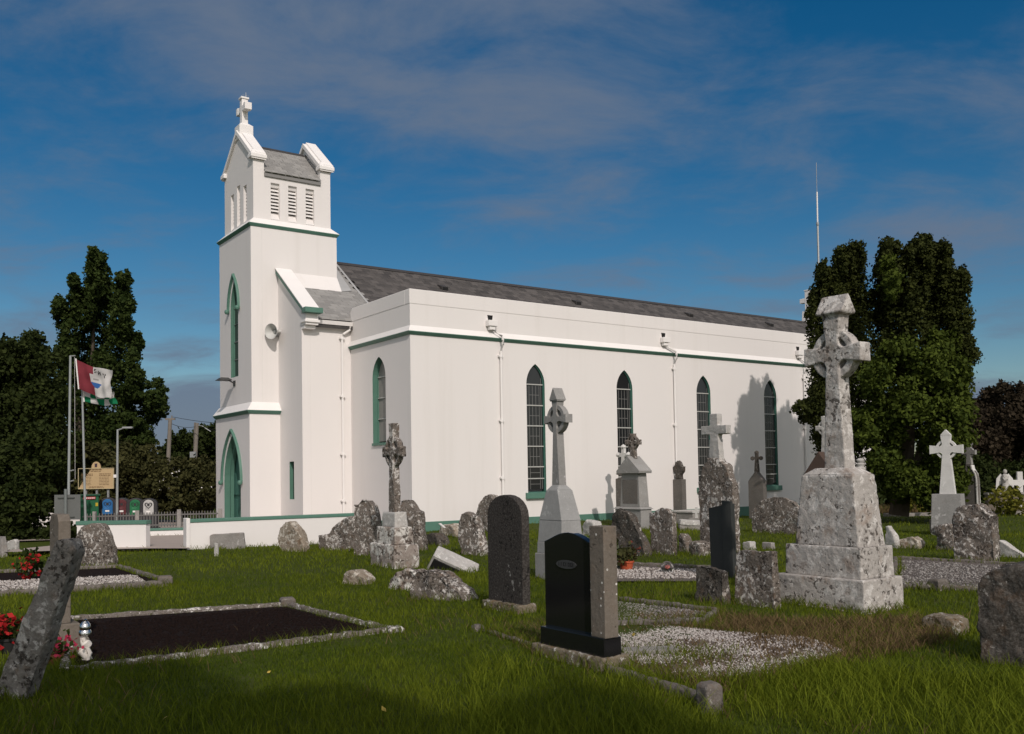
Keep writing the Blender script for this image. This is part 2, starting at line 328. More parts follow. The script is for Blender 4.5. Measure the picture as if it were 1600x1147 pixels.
def pxblobs(lst, Y, dY=.6, rng=random):                   # (px, py, rx, rz) seen at distance Y, given real depth
    out = []
    for (px, py, rx, rz) in lst:
        y = Y + rng.uniform(-1, 1) * dY; c = atY(px, py, y); k = y / F; out.append(((c.x, c.y, c.z), (rx * k, max(rx * k, .5) * 1.0, rz * k)))
    return out
def tree(name, loc, blobs, dens, size, mat, label, cat='tree', trunk=None, group=None, upb=.3, extra=None, shell=.55):
    e = empty(name, loc, 0, label, cat, group); L = np.array(loc)
    P, O, T = blob_points(blobs, dens, shell=shell); P = P - L; P = P[:]; k = P[:, 2] > .02; o = link('crown', leaf_mesh('crown', P[k], size, mat, T[k], upb, O[k]), e)
    if trunk:
        mb = MB()
        for pts, r0, r1 in trunk: mb.tube([Vector(p) - Vector(loc) for p in pts], r0, 7, r2=r1)
        mb.obj('trunk', BARK, e, smooth=True)
    if extra: extra(e)
    return e
def inpoly(P, poly):
    x, y = P[:, 0], P[:, 1]; c = np.zeros(len(P), bool); n = len(poly)
    for i in range(n):
        (x1, y1), (x2, y2) = poly[i], poly[(i + 1) % n]; k = ((y1 > y) != (y2 > y)) & (x < (x2 - x1) * (y - y1) / (y2 - y1 + 1e-12) + x1); c ^= k
    return c
def pebbles(name, poly, z, dens, r, mat, parent, dark=0, keep=None):
    xs = [p[0] for p in poly]; ys = [p[1] for p in poly]; A = (max(xs) - min(xs)) * (max(ys) - min(ys)); n = int(A * dens)
    P = np.stack([RNG.uniform(min(xs), max(xs), n), RNG.uniform(min(ys), max(ys), n), np.full(n, z)], 1); P = P[inpoly(P, poly)]
    if keep is not None: P = P[keep(P)]
    n = len(P); s = r * RNG.uniform(.5, 1.4, n); o = np.array([[1, 0, 0], [0, 1, 0], [-1, 0, 0], [0, -1, 0], [0, 0, .75], [0, 0, -.6]]) 
    v = o[None] * s[:, None, None] * RNG.uniform(.6, 1.2, (n, 6, 1)); a = RNG.uniform(0, 6.28, n); ca, sa = np.cos(a)[:, None], np.sin(a)[:, None]
    v = np.stack([v[..., 0] * ca - v[..., 1] * sa, v[..., 0] * sa + v[..., 1] * ca, v[..., 2]], -1) + P[:, None]
    f = np.array([[0, 1, 4], [1, 2, 4], [2, 3, 4], [3, 0, 4], [1, 0, 5], [2, 1, 5], [3, 2, 5], [0, 3, 5]]); F_ = (np.arange(n)[:, None, None] * 6 + f[None]).ravel()
    me = np_mesh(name, v.reshape(-1, 3) - np.array(parent.location)[None], F_, 3, mat, np.repeat(RNG.uniform(0, 1, n) ** (1 + dark), 8)); o = link(name, me, parent); o['kind'] = 'stuff'; return o
def weather(o, voxel, amp, sc=3.0, seed=0, amp2=0, chip=0):   # turns clean blocks into worn stone: voxel remesh and noise
    md = o.modifiers.new('r', 'REMESH'); md.mode = 'VOXEL'; md.voxel_size = voxel
    dg = bpy.context.evaluated_depsgraph_get(); me = bpy.data.meshes.new_from_object(o.evaluated_get(dg)); o.modifiers.clear()
    n = len(me.vertices); co = np.empty(n * 3, np.float32); me.vertices.foreach_get('co', co); co = co.reshape(-1, 3); no = np.empty(n * 3, np.float32); me.vertices.foreach_get('normal', no); no = no.reshape(-1, 3)
    for i in range(n):
        p = Vector(co[i]) + Vector((seed * 7.3, seed * 3.1, seed * 1.7))
        d = mn.fractal(p * sc, .75, 2.1, 5) * amp
        if amp2: d += mn.fractal(p * sc * .3, .9, 2, 3) * amp2
        co[i] += no[i] * d
    me.vertices.foreach_set('co', co.ravel()); me.polygons.foreach_set('use_smooth', np.ones(len(me.polygons), bool)); me.update()
    old = o.data; mats = list(old.materials); o.data = me; me.name = old.name
    if not me.materials:
        for m in mats: me.materials.append(m)
    bpy.data.meshes.remove(old); return o

# ------------------------------------------------------------------ ground
def gz(x, y):                                             # gentle unevenness of the graveyard
    p = SW(0, 0); dx, dy = x - p.x, y - p.y; s = dx * UX.x + dy * UX.y; w_ = dx * VX.x + dy * VX.y
    h = .035 * math.sin(x * .7 + 1.3) * math.cos(y * .5) + .03 * math.sin(x * .31 - y * .43)
    m = math.exp(-((s - 5) / 5.5) ** 2 - ((w_ + .2) / 1.5) ** 2) * .2
    return h * min(1, max(0, (35 - y) / 10)) + (m if w_ < .1 else 0)
xs = np.concatenate([[-900, -300, -120, -60], np.arange(-34, 40.1, .6), [60, 120, 300, 900]]); ys = np.concatenate([[-500, -100, -30], np.arange(-6, 60.1, .6), [80, 150, 400, 1500]])
gv = np.array([(x, y, gz(x, y) if -34 <= x <= 40 and -6 <= y <= 60 else 0) for y in ys for x in xs]); nx = len(xs)
gi = np.array([[j * nx + i, j * nx + i + 1, (j + 1) * nx + i + 1, (j + 1) * nx + i] for j in range(len(ys) - 1) for i in range(nx - 1)])
tag(link('ground', np_mesh('ground', gv, gi.ravel(), 4, TURF, smooth=True)), kind='structure')

# ------------------------------------------------------------------ church (axes: x along the nave, y across it, origin at the near corner)
RGM = plain('dark_metal', (.06, .06, .058), .5, .15)
church = empty('church', C0, YAW, 'white rendered church with green trim, slate roofs and a square bell tower', 'church')
W1, W2 = 4.23, 16.0; WM = W2 / 2; SP, TW, TE, T3, TN = -1.81, -2.80, .475, 6.322, 9.694; SE = 22.0; ZP, ZS = 7.70, 6.37
SL, EZ = .755, 7.25                                       # main roof: slope, height at w = 4.1
def rz(w_): return EZ + SL * (min(w_, W2 - w_) - 4.1)
wins = [4.87, 8.95, 13.10, 17.08]
LW = [lancet(c, .39, 1.20, 4.9, 5.6) for c in wins]
m = MB()
m.panel([(0, -.1), (SE, -.1), (SE, ZP), (0, ZP)], LW, lambda a, b: (a, 0, b), (0, .26, 0), 0, 1)
WWIN = lancet(2.13, .465, 2.93, 5.1, 5.8)
m.panel([(.26, -.1), (W1 - .01, -.1), (W1 - .01, ZP - .12), (W1 - .13, ZP), (.26, ZP)], [WWIN], lambda a, b: (0, a, b), (.26, 0, 0), 0, 1)
m.box(SE - .3, SE, .262, W1, -.1, ZP); m.box(.262, SE - .302, .262, 4.2, 7.12, 7.2, 2)
m.box(0, SE, W2 - .25, W2, -.1, ZP); m.box(0, .25, W2 - W1, W2 - .252, -.1, ZP)
m.obj('aisle_wall', [WHITE, GREEN, SLATE], church, fix=True)
m = MB(); m.box(-.012, SE, -.012, .30, 7.24, ZP + .012); m.box(-.012, .30, .302, W1 - .14, 7.24, ZP + .012); m.obj('parapet_coping', WHITE, church, bevel=.02)
def course(name, pts, e, z, fh, rise, inset=0, parent=church):   # moulded band: green fascia, white weathering; pts is the wall line, outside on the right
    mb = MB(); L = len(pts); P2 = [Vector((p[0], p[1], 0)) for p in pts]
    def off(i, d):
        if i == 0: t_ = (P2[1] - P2[0]).normalized(); return P2[0] + Vector((t_.y, -t_.x, 0)) * d
        if i == L - 1: t_ = (P2[-1] - P2[-2]).normalized(); return P2[-1] + Vector((t_.y, -t_.x, 0)) * d
        a = (P2[i] - P2[i - 1]).normalized(); b = (P2[i + 1] - P2[i]).normalized(); na, nb = Vector((a.y, -a.x, 0)), Vector((b.y, -b.x, 0)); k = (na + nb).normalized(); return P2[i] + k * (d / k.dot(na))
    rows = [(-.02, z - fh - .012), (e * .30, z - fh), (e, z - .022), (e, z), (-inset, z + rise), (-.05 - inset, z + rise)]; v = []
    for i in range(L):
        for d, zz in rows: q = off(i, d); v.append((q.x, q.y, zz))
    k = len(rows)
    for i in range(L - 1):
        for j in range(k - 1): mb.add([v[i * k + j], v[i * k + j + 1], v[(i + 1) * k + j + 1], v[(i + 1) * k + j]], [(0, 1, 2, 3)], 1 if j < 3 else 0)
    mb.add(v[:k], [tuple(range(k))], 1); mb.add(v[-k:], [tuple(range(k))], 1)
    return mb.obj(name, [TRIM, GREEN], parent)
course('string_course', [(0, W1 - .02), (0, 0), (SE, 0)], .107, ZS, .10, .19)
m = MB(); m.box(-.035, SE, -.035, .0, -.1, .39); m.box(-.035, 0, .001, W1, -.1, .39); m.obj('plinth', GREEN, church, bevel=.012)
# side windows: frame, panes, bars and leadwork
def side_window(o, P0, inn, hw, z0, z1, name='window', green=True, seed=0):
    D = .06 if green else .17; P = lambda a, b, d: P0(a, b, d - .17 + D if d != D else d)
    rnd = random.Random(seed); fr = MB(); inner = grow(o, None, -.035)
    fr.panel(o, [inner], lambda a, b: P(a, b, D), inn, 0, 0); f = fr.obj(name, DKGREEN if green else GREEN, church)
    c = (o[0][0] + o[1][0]) / 2; levels = [z0, z0 + .38, z0 + .78, z0 + 1.48, z0 + 2.18, z0 + 2.88, z0 + 3.6] if green else [z0, z0 + .75, z0 + 1.45, z0 + 2.15]
    levels = [z for z in levels if z < z1 - .3]
    ed = [p for p in inner]; edges = levels + [z1]
    for i in range(len(edges) - 1):                       # one pane per row, the top one pointed
        lo, hi = edges[i], edges[i + 1]; W_ = (inner[1][0] - inner[0][0]) / 2
        if i < len(edges) - 2: poly = [(c - W_, lo), (c + W_, lo), (c + W_, hi), (c - W_, hi)]
        else: poly = [(c - W_, lo), (c + W_, lo)] + [p for p in inner[2:]]
        jit = rnd.uniform(-.004, .004)
        pm = MB().add([P(a, b, .215 + jit + (b - lo) * rnd.uniform(-.006, .006)) for a, b in poly], [tuple(range(len(poly)))]); pm.obj('pane', GLASS if green else GLASSB, f)
        bm_ = MB()
        if i > 0:
            for q in (bm_,): q.add([P(x, z, d) for d in (.175, .21) for x, z in ((c - W_, lo - .018), (c + W_, lo - .018), (c + W_, lo + .018), (c - W_, lo + .018))], [(0, 1, 2, 3), (0, 1, 5, 4), (1, 2, 6, 5), (2, 3, 7, 6), (3, 0, 4, 7)])
            bm_.obj('glazing_bar', LEAD, f)
        if green and i < len(edges) - 1:
            lm = MB(); nb = 5; dens = 2 if i in (0, 1) else (0 if i == len(edges) - 2 else 5)
            def bar(x0, x1, a, b, d=.206): lm.add([P(x0, a, d), P(x1, a, d), P(x1, b, d), P(x0, b, d)], [(0, 1, 2, 3)])
            for k in range(1, nb):
                x = c - W_ + 2 * W_ * k / nb
                if dens == 5 or (dens == 2 and k in (1, 4)): bar(x - .009, x + .009, lo + .02, min(hi, z1 - .5) - .02)
            if dens: bar(c - W_ + 2 * W_ / nb, c + W_ - 2 * W_ / nb, (lo + hi) / 2 - .008, (lo + hi) / 2 + .008, .2055)
            bar(c + W_ * .80, c + W_ * .85, lo + .02, min(hi, z1 - .45) - .02, .205)
            lm.obj('leadwork', LEADW, f)
    return f
for i, c in enumerate(wins):
    f = side_window(LW[i], lambda a, b, d: (a, d, b), (0, .05, 0), .39, 1.3, 5.6, seed=i)
    m = MB(); m.box(c - .50, c + .50, -.11, .16, 1.0, 1.205, 0, 0, .0); m.obj('sill', GREEN, f, bevel=.015)
side_window(WWIN, lambda a, b, d: (d, a, b), (.05, 0, 0), .46, 3.0, 5.75, green=False, seed=9)
m = MB(); m.box(-.05, .18, 2.13 - .47, 2.13 + .47, 2.86, 2.94); m.obj('sill', GREEN, church)
# rainwater pipes
for k, (s0, s1) in enumerate([(3.02, 3.40), (10.97, 11.46), (18.95, 19.25)]):
    m = MB(); m.tube([(s0, -.06, 6.78), (s0 + .04, -.07, 6.62), (s1 - .04, -.2, 6.42), (s1, -.2, 6.3), (s1, -.2, 6.16), (s1, -.075, 5.95), (s1, -.075, .3)], .042, 8)
    p = m.obj('rainwater_pipe', TRIM, church, smooth=True)
    m = MB(); m.add([(s0 - .1, -.004, 7.12), (s0 + .12, -.004, 7.12), (s0 + .1, -.004, 6.98), (s0 - .06, -.004, 6.92)], [(0, 1, 2, 3)]); m.obj('outlet', DARK, p)
    m = MB(); m.box(s0 - .17, s0 + .19, -.2, -.012, 6.74, 6.93); m.box(s0 - .1, s0 + .12, -.16, -.013, 6.62, 6.74); m.obj('hopper_head', TRIM, p, bevel=.012)
    for z in (5.75, 3.6, 1.7):
        m = MB(); m.box(s1 - .09, s1 + .09, -.10, -.002, z, z + .05); m.lathe([(.042, -.03), (.058, -.03), (.058, .09), (.042, .09)], 8, (s1, -.075, z)); m.obj('pipe_bracket', TRIM, p)
# main roof with its slates
m = MB(); e0 = -1.45
m.prism([(4.05, EZ - .12), (WM, rz(WM) - .08), (W2 - 4.05, EZ - .12), (W2 - 4.05, EZ - .3), (WM, rz(WM) - .4), (4.05, EZ - .3)], lambda a, b: (e0, a, b), lambda a, b: (30.2, a, b)); roof = m.obj('roof', SLATE, church)
def slates(s0, s1, w0, w1, fz, mat, parent, lw=.3, gauge=.2, name='slates', keep=None, sl=SL):
    L = (w1 - w0) * math.hypot(1, sl); rows = int(L / gauge); V_, F_, T_ = [], [], []; rng = random.Random(3)
    for r in range(rows):
        wa = w0 + (w1 - w0) * r / rows; wb = wa + (w1 - w0) / rows * 1.25; x = s0 - (lw / 2 if r % 2 else 0)
        while x < s1:
            xa, xb = max(x, s0), min(x + lw - .006, s1); x += lw
            if xb - xa < .03 or (keep and not keep((xa + xb) / 2, wa)): continue
            j = rng.uniform(0, .006); sk = rng.uniform(-.008, .008); b = len(V_)
            lo, hi = fz(wa) + .036 + j, fz(min(wb, w1)) + .006
            V_ += [(xa, wa + sk, lo), (xb, wa + sk + rng.uniform(-.004, .004), lo), (xb, min(wb, w1), hi), (xa, min(wb, w1), hi), (xa, wa + sk, lo - .034), (xb, wa + sk, lo - .034)]
            F_ += [b, b + 1, b + 2, b + 3, b + 4, b + 5, b + 1, b]; tn = rng.random(); T_ += [tn, tn]
    o = link(name, np_mesh(name, np.array(V_), np.array(F_), 4, mat, T_), parent); o['kind'] = 'stuff'; return o
jn = lambda s, w_: s > 1.25 - (w_ - 6) * .05
slates(-1.45, 1.9, 4.1, WM, rz, SLATE_OLD, roof, keep=lambda s, w_: not jn(s, w_) and not (s < TE and w_ > T3))
slates(.9, 30.2, 4.1, WM, rz, SLATE, roof, lw=.32, gauge=.24, keep=lambda s, w_: jn(s, w_))
m = MB(); m.prism([(WM - .16, rz(WM) - .06), (WM, rz(WM) + .075), (WM + .16, rz(WM) - .06)], lambda a, b: (TE, a, b), lambda a, b: (30.2, a, b)); m.obj('ridge_tiles', SLATE, roof)
m = MB()
for a, b in ((TE + .02, 6.05), (TE + .52, 6.0)): pass
m.add([(TE - .01, T3 - .42, rz(T3 - .42) + .05), (TE + .45, T3 - .3, rz(T3 - .3) + .05), (TE + .55, WM - .3, rz(WM - .3) + .05), (TE + .01, WM - .3, rz(WM - .3) + .06)], [(0, 1, 2, 3)])
m.add([(1.2, 4.6, rz(4.6) + .045), (1.3, 4.6, rz(4.6) + .045), (1.22, WM - .1, rz(WM - .1) + .045), (1.12, WM - .1, rz(WM - .1) + .045)], [(0, 1, 2, 3)]); m.obj('lead_flashing', plain('lead_sheet', (.36, .36, .355), .6, .15), roof)
m = MB(); m.prism([(T3 - .42, rz(T3 - .42) + .03), (T3 - .02, rz(T3) + .30), (T3 + .01, rz(T3) + .30), (T3 + .01, rz(T3)), (T3 - .42, rz(T3 - .42))], lambda a, b: (SP + .45, a, b), lambda a, b: (TE, a, b)); m.obj('roof_skirting', WHITE, roof)
for s_, w_ in ((5.5, 7.0), (12.6, 7.1), (19.9, 7.2), (26, 7.2)):
    m = MB(); z = rz(w_); m.add([(s_ - .16, w_ - .15, z - .1), (s_ + .16, w_ - .15, z - .1), (s_ + .16, w_ + .2, z + .21), (s_ - .16, w_ + .2, z + .21), (s_ - .16, w_ - .15, z + .08), (s_ + .16, w_ - .15, z + .08)], [(4, 5, 2, 3), (0, 1, 5, 4), (0, 4, 3), (1, 2, 5)], 0)
    m.obj('roof_vent', SLATE, roof); MB().add([(s_ - .13, w_ - .154, z - .08), (s_ + .13, w_ - .154, z - .08), (s_ + .13, w_ - .154, z + .06), (s_ - .13, w_ - .154, z + .06)], [(0, 1, 2, 3)]).obj('vent_opening', DARK, roof)
# entrance block
m = MB(); GO = [(W1, -.1), (W2 - W1, -.1), (W2 - W1, EZ), (WM, rz(WM) + .12), (W1, EZ)]; SLIT = [(4.98, 1.1), (5.38, 1.1), (5.38, 2.4), (4.98, 2.4)]
m.panel(GO, [SLIT], lambda a, b: (SP, a, b), (.3, 0, 0), 0, 1); m.box(SP + .302, 4, W1, W1 + .3, -.1, EZ - .02); m.box(SP + .302, 4, W2 - W1 - .3, W2 - W1, -.1, EZ - .02)
m.obj('entrance_wall', [WHITE, GREEN], church, fix=True)
m = MB(); m.add([(SP + .13, 4.98, 1.1), (SP + .13, 5.38, 1.1), (SP + .13, 5.38, 2.4), (SP + .13, 4.98, 2.4)], [(0, 1, 2, 3)]); m.obj('slit_window', GLASS, church)
m = MB(); cs = .72
def cz(w_): return 7.62 + cs * (w_ - 4.0)
m.prism([(3.86, cz(3.86)), (T3 - .01, cz(T3)), (T3 - .01, cz(T3) - .15), (3.86, cz(3.86) - .15)], lambda a, b: (SP - .10, a, b), lambda a, b: (SP + .48, a, b), 1)
m.prism([(3.83, cz(3.83) + .0), (T3 - .011, cz(T3) + .02), (T3 - .011, cz(T3) + .055), (3.83, cz(3.83) + .035)], lambda a, b: (SP - .12, a, b), lambda a, b: (SP + .50, a, b), 0)
m.prism([(W1 + .02, EZ - .1), (T3 - .012, rz(T3) - .2), (T3 - .012, cz(T3) - .152), (W1 + .02, cz(W1) - .152)], lambda a, b: (SP + .003, a, b), lambda a, b: (SP + .42, a, b), 0)
gc = m.obj('gable_coping', [TRIM, GREEN], church, fix=True)
m = MB(); m.box(SP - .12, SP + .52, 3.62, 3.92, cz(3.86) - .16, cz(3.86) + .02); m.obj('kneeler', GREEN, gc, bevel=.015)
m = MB(); m.box(SP - .02, SP + .44, 3.84, W1 - .002, 6.98, cz(3.86) - .16); m.box(SP - .06, SP + .48, 3.78, W1 - .003, 7.06, 7.14); m.box(SP + .0, SP + .4, 3.98, W1 - .004, 6.86, 6.98); m.obj('corbel', TRIM, gc, bevel=.012)
m = MB(); m.prism([(3.98, 7.2), (4.12, 7.2), (4.12, 7.07), (4.02, 7.07)], lambda a, b: (SP + .5, a, b), lambda a, b: (-.02, a, b)); m.box(SP + .5, -.02, 4.13, W1 - .004, 6.98, 7.18); m.obj('gutter', TRIM, church)
m = MB(); m.tube([(-.1, 4.05, 7.08), (-.1, 4.06, 6.95), (-.32, 4.14, 6.78), (-.36, 4.15, 6.65), (-.36, 4.15, .05)], .042, 8); p = m.obj('rainwater_pipe', TRIM, church, smooth=True)
for z in (6.62, 4.6, 2.6, 1.0):
    m = MB(); m.box(-.45, -.27, 4.1, W1 - .003, z, z + .05); m.lathe([(.042, -.03), (.056, -.03), (.056, .08), (.042, .08)], 8, (-.36, 4.15, z)); m.obj('pipe_bracket', TRIM, p)
# tower
B = .126; Z1, ZC = 4.22, 10.85
DOOR = lancet(8.0, .88, .1, 1.74, 3.42, 9); TWIN = lancet(8.06, .40, 5.55, 8.05, 9.08, 8)
m = MB()
m.panel([(T3 - B, -.1), (TN + B, -.1), (TN + B, Z1 + .05), (T3 - B, Z1 + .05)], [DOOR], lambda a, b: (TW - B, a, b), (.45, 0, 0), 0, 1)
m.box(TW - B + .45, SP - .002, T3 - B, T3 + .2, -.1, Z1 + .05); m.box(TW - B + .45, SP - .002, TN - .2, TN + B, -.1, Z1 + .05)
m.panel([(T3, Z1 + .052), (TN, Z1 + .052), (TN, ZC), (T3, ZC)], [TWIN], lambda a, b: (TW, a, b), (.4, 0, 0), 0, 1)
m.box(TW + .402, TE, T3, T3 + .3, Z1 + .052, ZC); m.box(TW + .402, TE, TN - .3, TN, Z1 + .052, ZC); m.box(TE - .3, TE, T3 + .302, TN - .302, Z1 + .052, ZC)
tower = m.obj('tower', [WHITE, GREEN], church, fix=True)
course('string_course', [(TW - B, TN + B), (TW - B, T3 - B), (SP, T3 - B)], .115, Z1, .12, .30, B, tower)
I = .16; BX0, BX1, BY0, BY1 = TW + I, TE - I, T3 + I, TN - I
course('string_course', [(TE, TN), (TW, TN), (TW, T3), (TE, T3), (TE, TN)], .085, ZC, .105, .24, I, tower)
ZE = 12.85                                               # belfry eaves
LS = [[(c - .165, 11.12), (c + .165, 11.12), (c + .165, 12.45), (c - .165, 12.45)] for c in (-1.83, -1.17, -.5)]
LWs = [[(c - .165, 11.12), (c + .165, 11.12), (c + .165, zt), (c - .165, zt)] for c, zt in ((8.67, 12.45), (8.0, 12.62), (7.31, 12.45))]
def gab(y): return ZE + .60 + .81 * (min(y, 2 * WM - y) - BY0)
m = MB()
m.panel([(BX0, ZC - .02), (BX1, ZC - .02), (BX1, ZE), (BX0, ZE)], LS, lambda a, b: (a, BY0, b), (0, .22, 0), 0, 0)
m.panel([(BY0 + .222, ZC - .02), (BY1, ZC - .02), (BY1, ZE + .4), (WM, gab(WM) - .05), (BY0 + .222, ZE + .4)], LWs, lambda a, b: (BX0, a, b), (.22, 0, 0), 0, 0)
m.px([(BY0 + .222, ZC - .02), (BY1, ZC - .02), (BY1, ZE + .4), (WM, gab(WM) - .05), (BY0 + .222, ZE + .4)], BX1 - .22, BX1); m.box(BX0 + .222, BX1 - .222, BY1 - .22, BY1, ZC - .02, ZE)
m.box(BX0, BX0 + .40, BY0, BY0 + .221, ZE + .001, ZE + .50); m.box(BX1 - .40, BX1, BY0, BY0 + .221, ZE + .001, ZE + .50)
bel = m.obj('belfry_wall', WHITE, tower, fix=True)
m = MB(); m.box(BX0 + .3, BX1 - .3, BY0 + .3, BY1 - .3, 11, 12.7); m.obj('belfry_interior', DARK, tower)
for q, holes in enumerate((LS, LWs)):
    for o in holes:
        a0, a1 = o[0][0], o[1][0]; P = (lambda a, d, z: (a, BY0 + d, z)) if q == 0 else (lambda a, d, z: (BX0 + d, a, z))
        MB().add([P(a0, .01, 11.13), P(a1, .01, 11.13), P(a1, .2, 11.42), P(a0, .2, 11.42)], [(0, 1, 2, 3)]).obj('louvre_sill', WHITE, tower)
        zt_ = o[2][1]; MB().add([P(a0, .10, 12.31), P(a1, .10, 12.31), P(a1, .06, zt_), P(a0, .06, zt_), P(a0, .21, 12.31), P(a1, .21, 12.31)], [(0, 1, 2, 3), (0, 1, 5, 4)]).obj('louvre_head', WHITE, tower)
        for k in range(7):
            z = 11.43 + k * .123
            MB().add([P(a0, .09, z), P(a1, .09, z), P(a1, .21, z + .085), P(a0, .21, z + .085), P(a0, .09, z + .04), P(a1, .09, z + .04), P(a1, .21, z + .125), P(a0, .21, z + .125)], [(0, 1, 2, 3), (4, 5, 6, 7), (0, 1, 5, 4), (3, 2, 6, 7)]).obj('louvre_slat', TRIM, tower)
def brz(y): return ZE - .02 + .86 * (min(y, 2 * WM - y) - BY0 + .06)
m = MB(); m.prism([(BY0 - .06, brz(BY0) - .14), (WM, brz(WM) - .05), (BY1 + .06, brz(BY0) - .14), (BY1 + .06, brz(BY0) - .24), (BY0 - .06, brz(BY0) - .24)], lambda a, b: (BX0 + .401, a, b), lambda a, b: (BX1 - .401, a, b)); br = m.obj('belfry_roof', SLATE_OLD, tower)
sl_ = slates(BX0 + .401, BX1 - .401, BY0 - .1, WM, brz, SLATE_OLD, tower, lw=.26, gauge=.19, name='belfry_slates', sl=.86)
m = MB(); m.prism([(WM - .12, brz(WM) - .06), (WM, brz(WM) + .06), (WM + .12, brz(WM) - .06)], lambda a, b: (BX0 + .4, a, b), lambda a, b: (BX1 - .4, a, b)); m.obj('belfry_ridge', SLATE, tower)
for xa, xb in ((BX0 - .09, BX0 + .44), (BX1 - .44, BX1 + .09)):
    m = MB(); y0 = BY0 - .1
    for sg in (0, 1):
        T = (lambda y: y) if sg == 0 else (lambda y: 2 * WM - y)
        m.prism([(T(y0), gab(y0)), (T(WM), gab(WM)), (T(WM), gab(WM) - .17), (T(y0), gab(y0) - .17)], lambda a, b: (xa, a, b), lambda a, b: (xb, a, b))
        m.prism([(T(y0), gab(y0) + .0), (T(WM), gab(WM) + .001), (T(WM), gab(WM) + .07), (T(y0), gab(y0) + .07)], lambda a, b: (xa + .14, a, b), lambda a, b: (xb - .0, a, b))
        m.prism([(T(BY0 + .05), ZE + .3), (T(WM), gab(WM) - .4), (T(WM), gab(WM) - .172), (T(BY0 + .05), gab(BY0) - .172)], lambda a, b: (xa + .1, a, b), lambda a, b: (xb - .05, a, b))
    gcp = m.obj('gable_coping', TRIM, tower, fix=True)
    m = MB()
    for ya, yb in ((BY0 - .13, BY0 + .24), (BY1 - .24, BY1 + .13)): m = MB(); m.box(xa - .03, xb + .03, ya, yb, gab(BY0) - .2, gab(BY0) - .08); m.box(xa - .03, xb + .03, ya, yb, gab(BY0) - .08, gab(BY0) + .1, 0, .1, .13); m.obj('kneeler', TRIM, tower, bevel=.012)
xc = BX0 + .22; zt = gab(WM)                               # cross on the west gable
m = MB(); m.box(xc - .26, xc + .26, WM - .26, WM + .26, zt - .35, zt + .17); m.box(xc - .26, xc + .26, WM - .26, WM + .26, zt + .17, zt + .28, 0, .13, .13)
m.box(xc - .115, xc + .115, WM - .115, WM + .115, zt + .28, zt + 1.20); m.box(xc - .15, xc + .15, WM - .15, WM + .15, zt + 1.20, zt + 1.27)
m.box(xc - .112, xc + .112, WM - .44, WM + .44, zt + .72, zt + .93); m.box(xc - .13, xc + .13, WM - .48, WM - .29, zt + .70, zt + .96); m.box(xc - .13, xc + .13, WM + .29, WM + .48, zt + .70, zt + .96)
m.py([(xc - .3, 0), (xc, 0), (xc, 0)], 0, 0) if False else None
m.obj('gable_cross', TRIM, tower, bevel=.012)
m = MB(); m.tube([(xc + .08, WM, zt + 1.26), (xc + .08, WM, zt + 1.5)], .008, 5); m.tube([(xc - .05, WM, zt + 1.38), (xc + .2, WM, zt + 1.38)], .007, 5); m.obj('lightning_rod', METAL, tower)
def hood(o, x, r, zs, c, a, parent):                       # label moulding with round stops
    arch = [p for p in o if p[1] >= zs - .001]; pts = [(x - .05, p[0], p[1]) for p in grow(o, None, r)[2:]]
    mb = MB(); pr = [(0, -.032), (.09, -.026), (.09, .022), (0, .036)]; src = grow(o, None, r + .03)[2:]; n = len(src)
    ring = []
    for i, (y, z) in enumerate(src):
        t_ = Vector((src[min(i + 1, n - 1)][0] - src[max(i - 1, 0)][0], src[min(i + 1, n - 1)][1] - src[max(i - 1, 0)][1])).normalized(); nn = Vector((t_.y, -t_.x))
        ring.append([(x - d, y + nn.x * q, z + nn.y * q) for d, q in pr])
    for i in range(n - 1):
        for k in range(4): mb.add([ring[i][k], ring[i][(k + 1) % 4], ring[i + 1][(k + 1) % 4], ring[i + 1][k]], [(0, 1, 2, 3)])
    h = mb.obj('hood_moulding', GREEN, parent, fix=True)
    for y in (src[0][0], src[-1][0]): 
        mb = MB(); mb.lathe([(0, -.09), (.065, -.07), (.09, -.02), (.085, .04), (.05, .08), (0, .09)], 10, (x - .09, y, zs - .04)); mb.obj('hood_stop', GREEN, parent, smooth=True)
door = MB().add([(TW - B + .36, p[0], p[1]) for p in DOOR], [tuple(range(len(DOOR)))]); door.add([(TW - B + .34, 7.98, .1), (TW - B + .34, 8.02, .1), (TW - B + .34, 8.02, 3.2), (TW - B + .34, 7.98, 3.2)], [(0, 1, 2, 3)], 1)
door = door.obj('door', [DKGREEN, DARK], church)
for c in (7.55, 8.45):
    m = MB()
    for y0 in (c - .36, c + .04): 
        for z0 in (.3, 1.25): m.box(TW - B + .325, TW - B + .362, y0, y0 + .32, z0, z0 + .8)
    m.obj('door_panel', DKGREEN, door, bevel=.01)
m = MB(); m.panel(DOOR, [grow(DOOR, None, -.12)], lambda a, b: (TW - B + .2, a, b), (.12, 0, 0)); m.obj('door_frame', GREEN, door)
hood(DOOR, TW - B, .13, 1.74, 8, .88, door)
lw_ = MB(); lw_.panel(TWIN, [grow(TWIN, None, -.05)], lambda a, b: (TW + .10, a, b), (.06, 0, 0)); lw_ = lw_.obj('window', GREEN, church)
m = MB(); m.add([(TW + .14, p[0], p[1]) for p in grow(TWIN, None, -.06)], [tuple(range(len(TWIN)))]); m.obj('pane', GLASS, lw_)
for z in (6.2, 6.85, 7.5, 8.1): m = MB(); m.box(TW + .115, TW + .138, 7.7, 8.42, z, z + .03); m.obj('glazing_bar', LEADW, lw_)
hood(TWIN, TW, .13, 8.05, 8.06, .4, lw_)
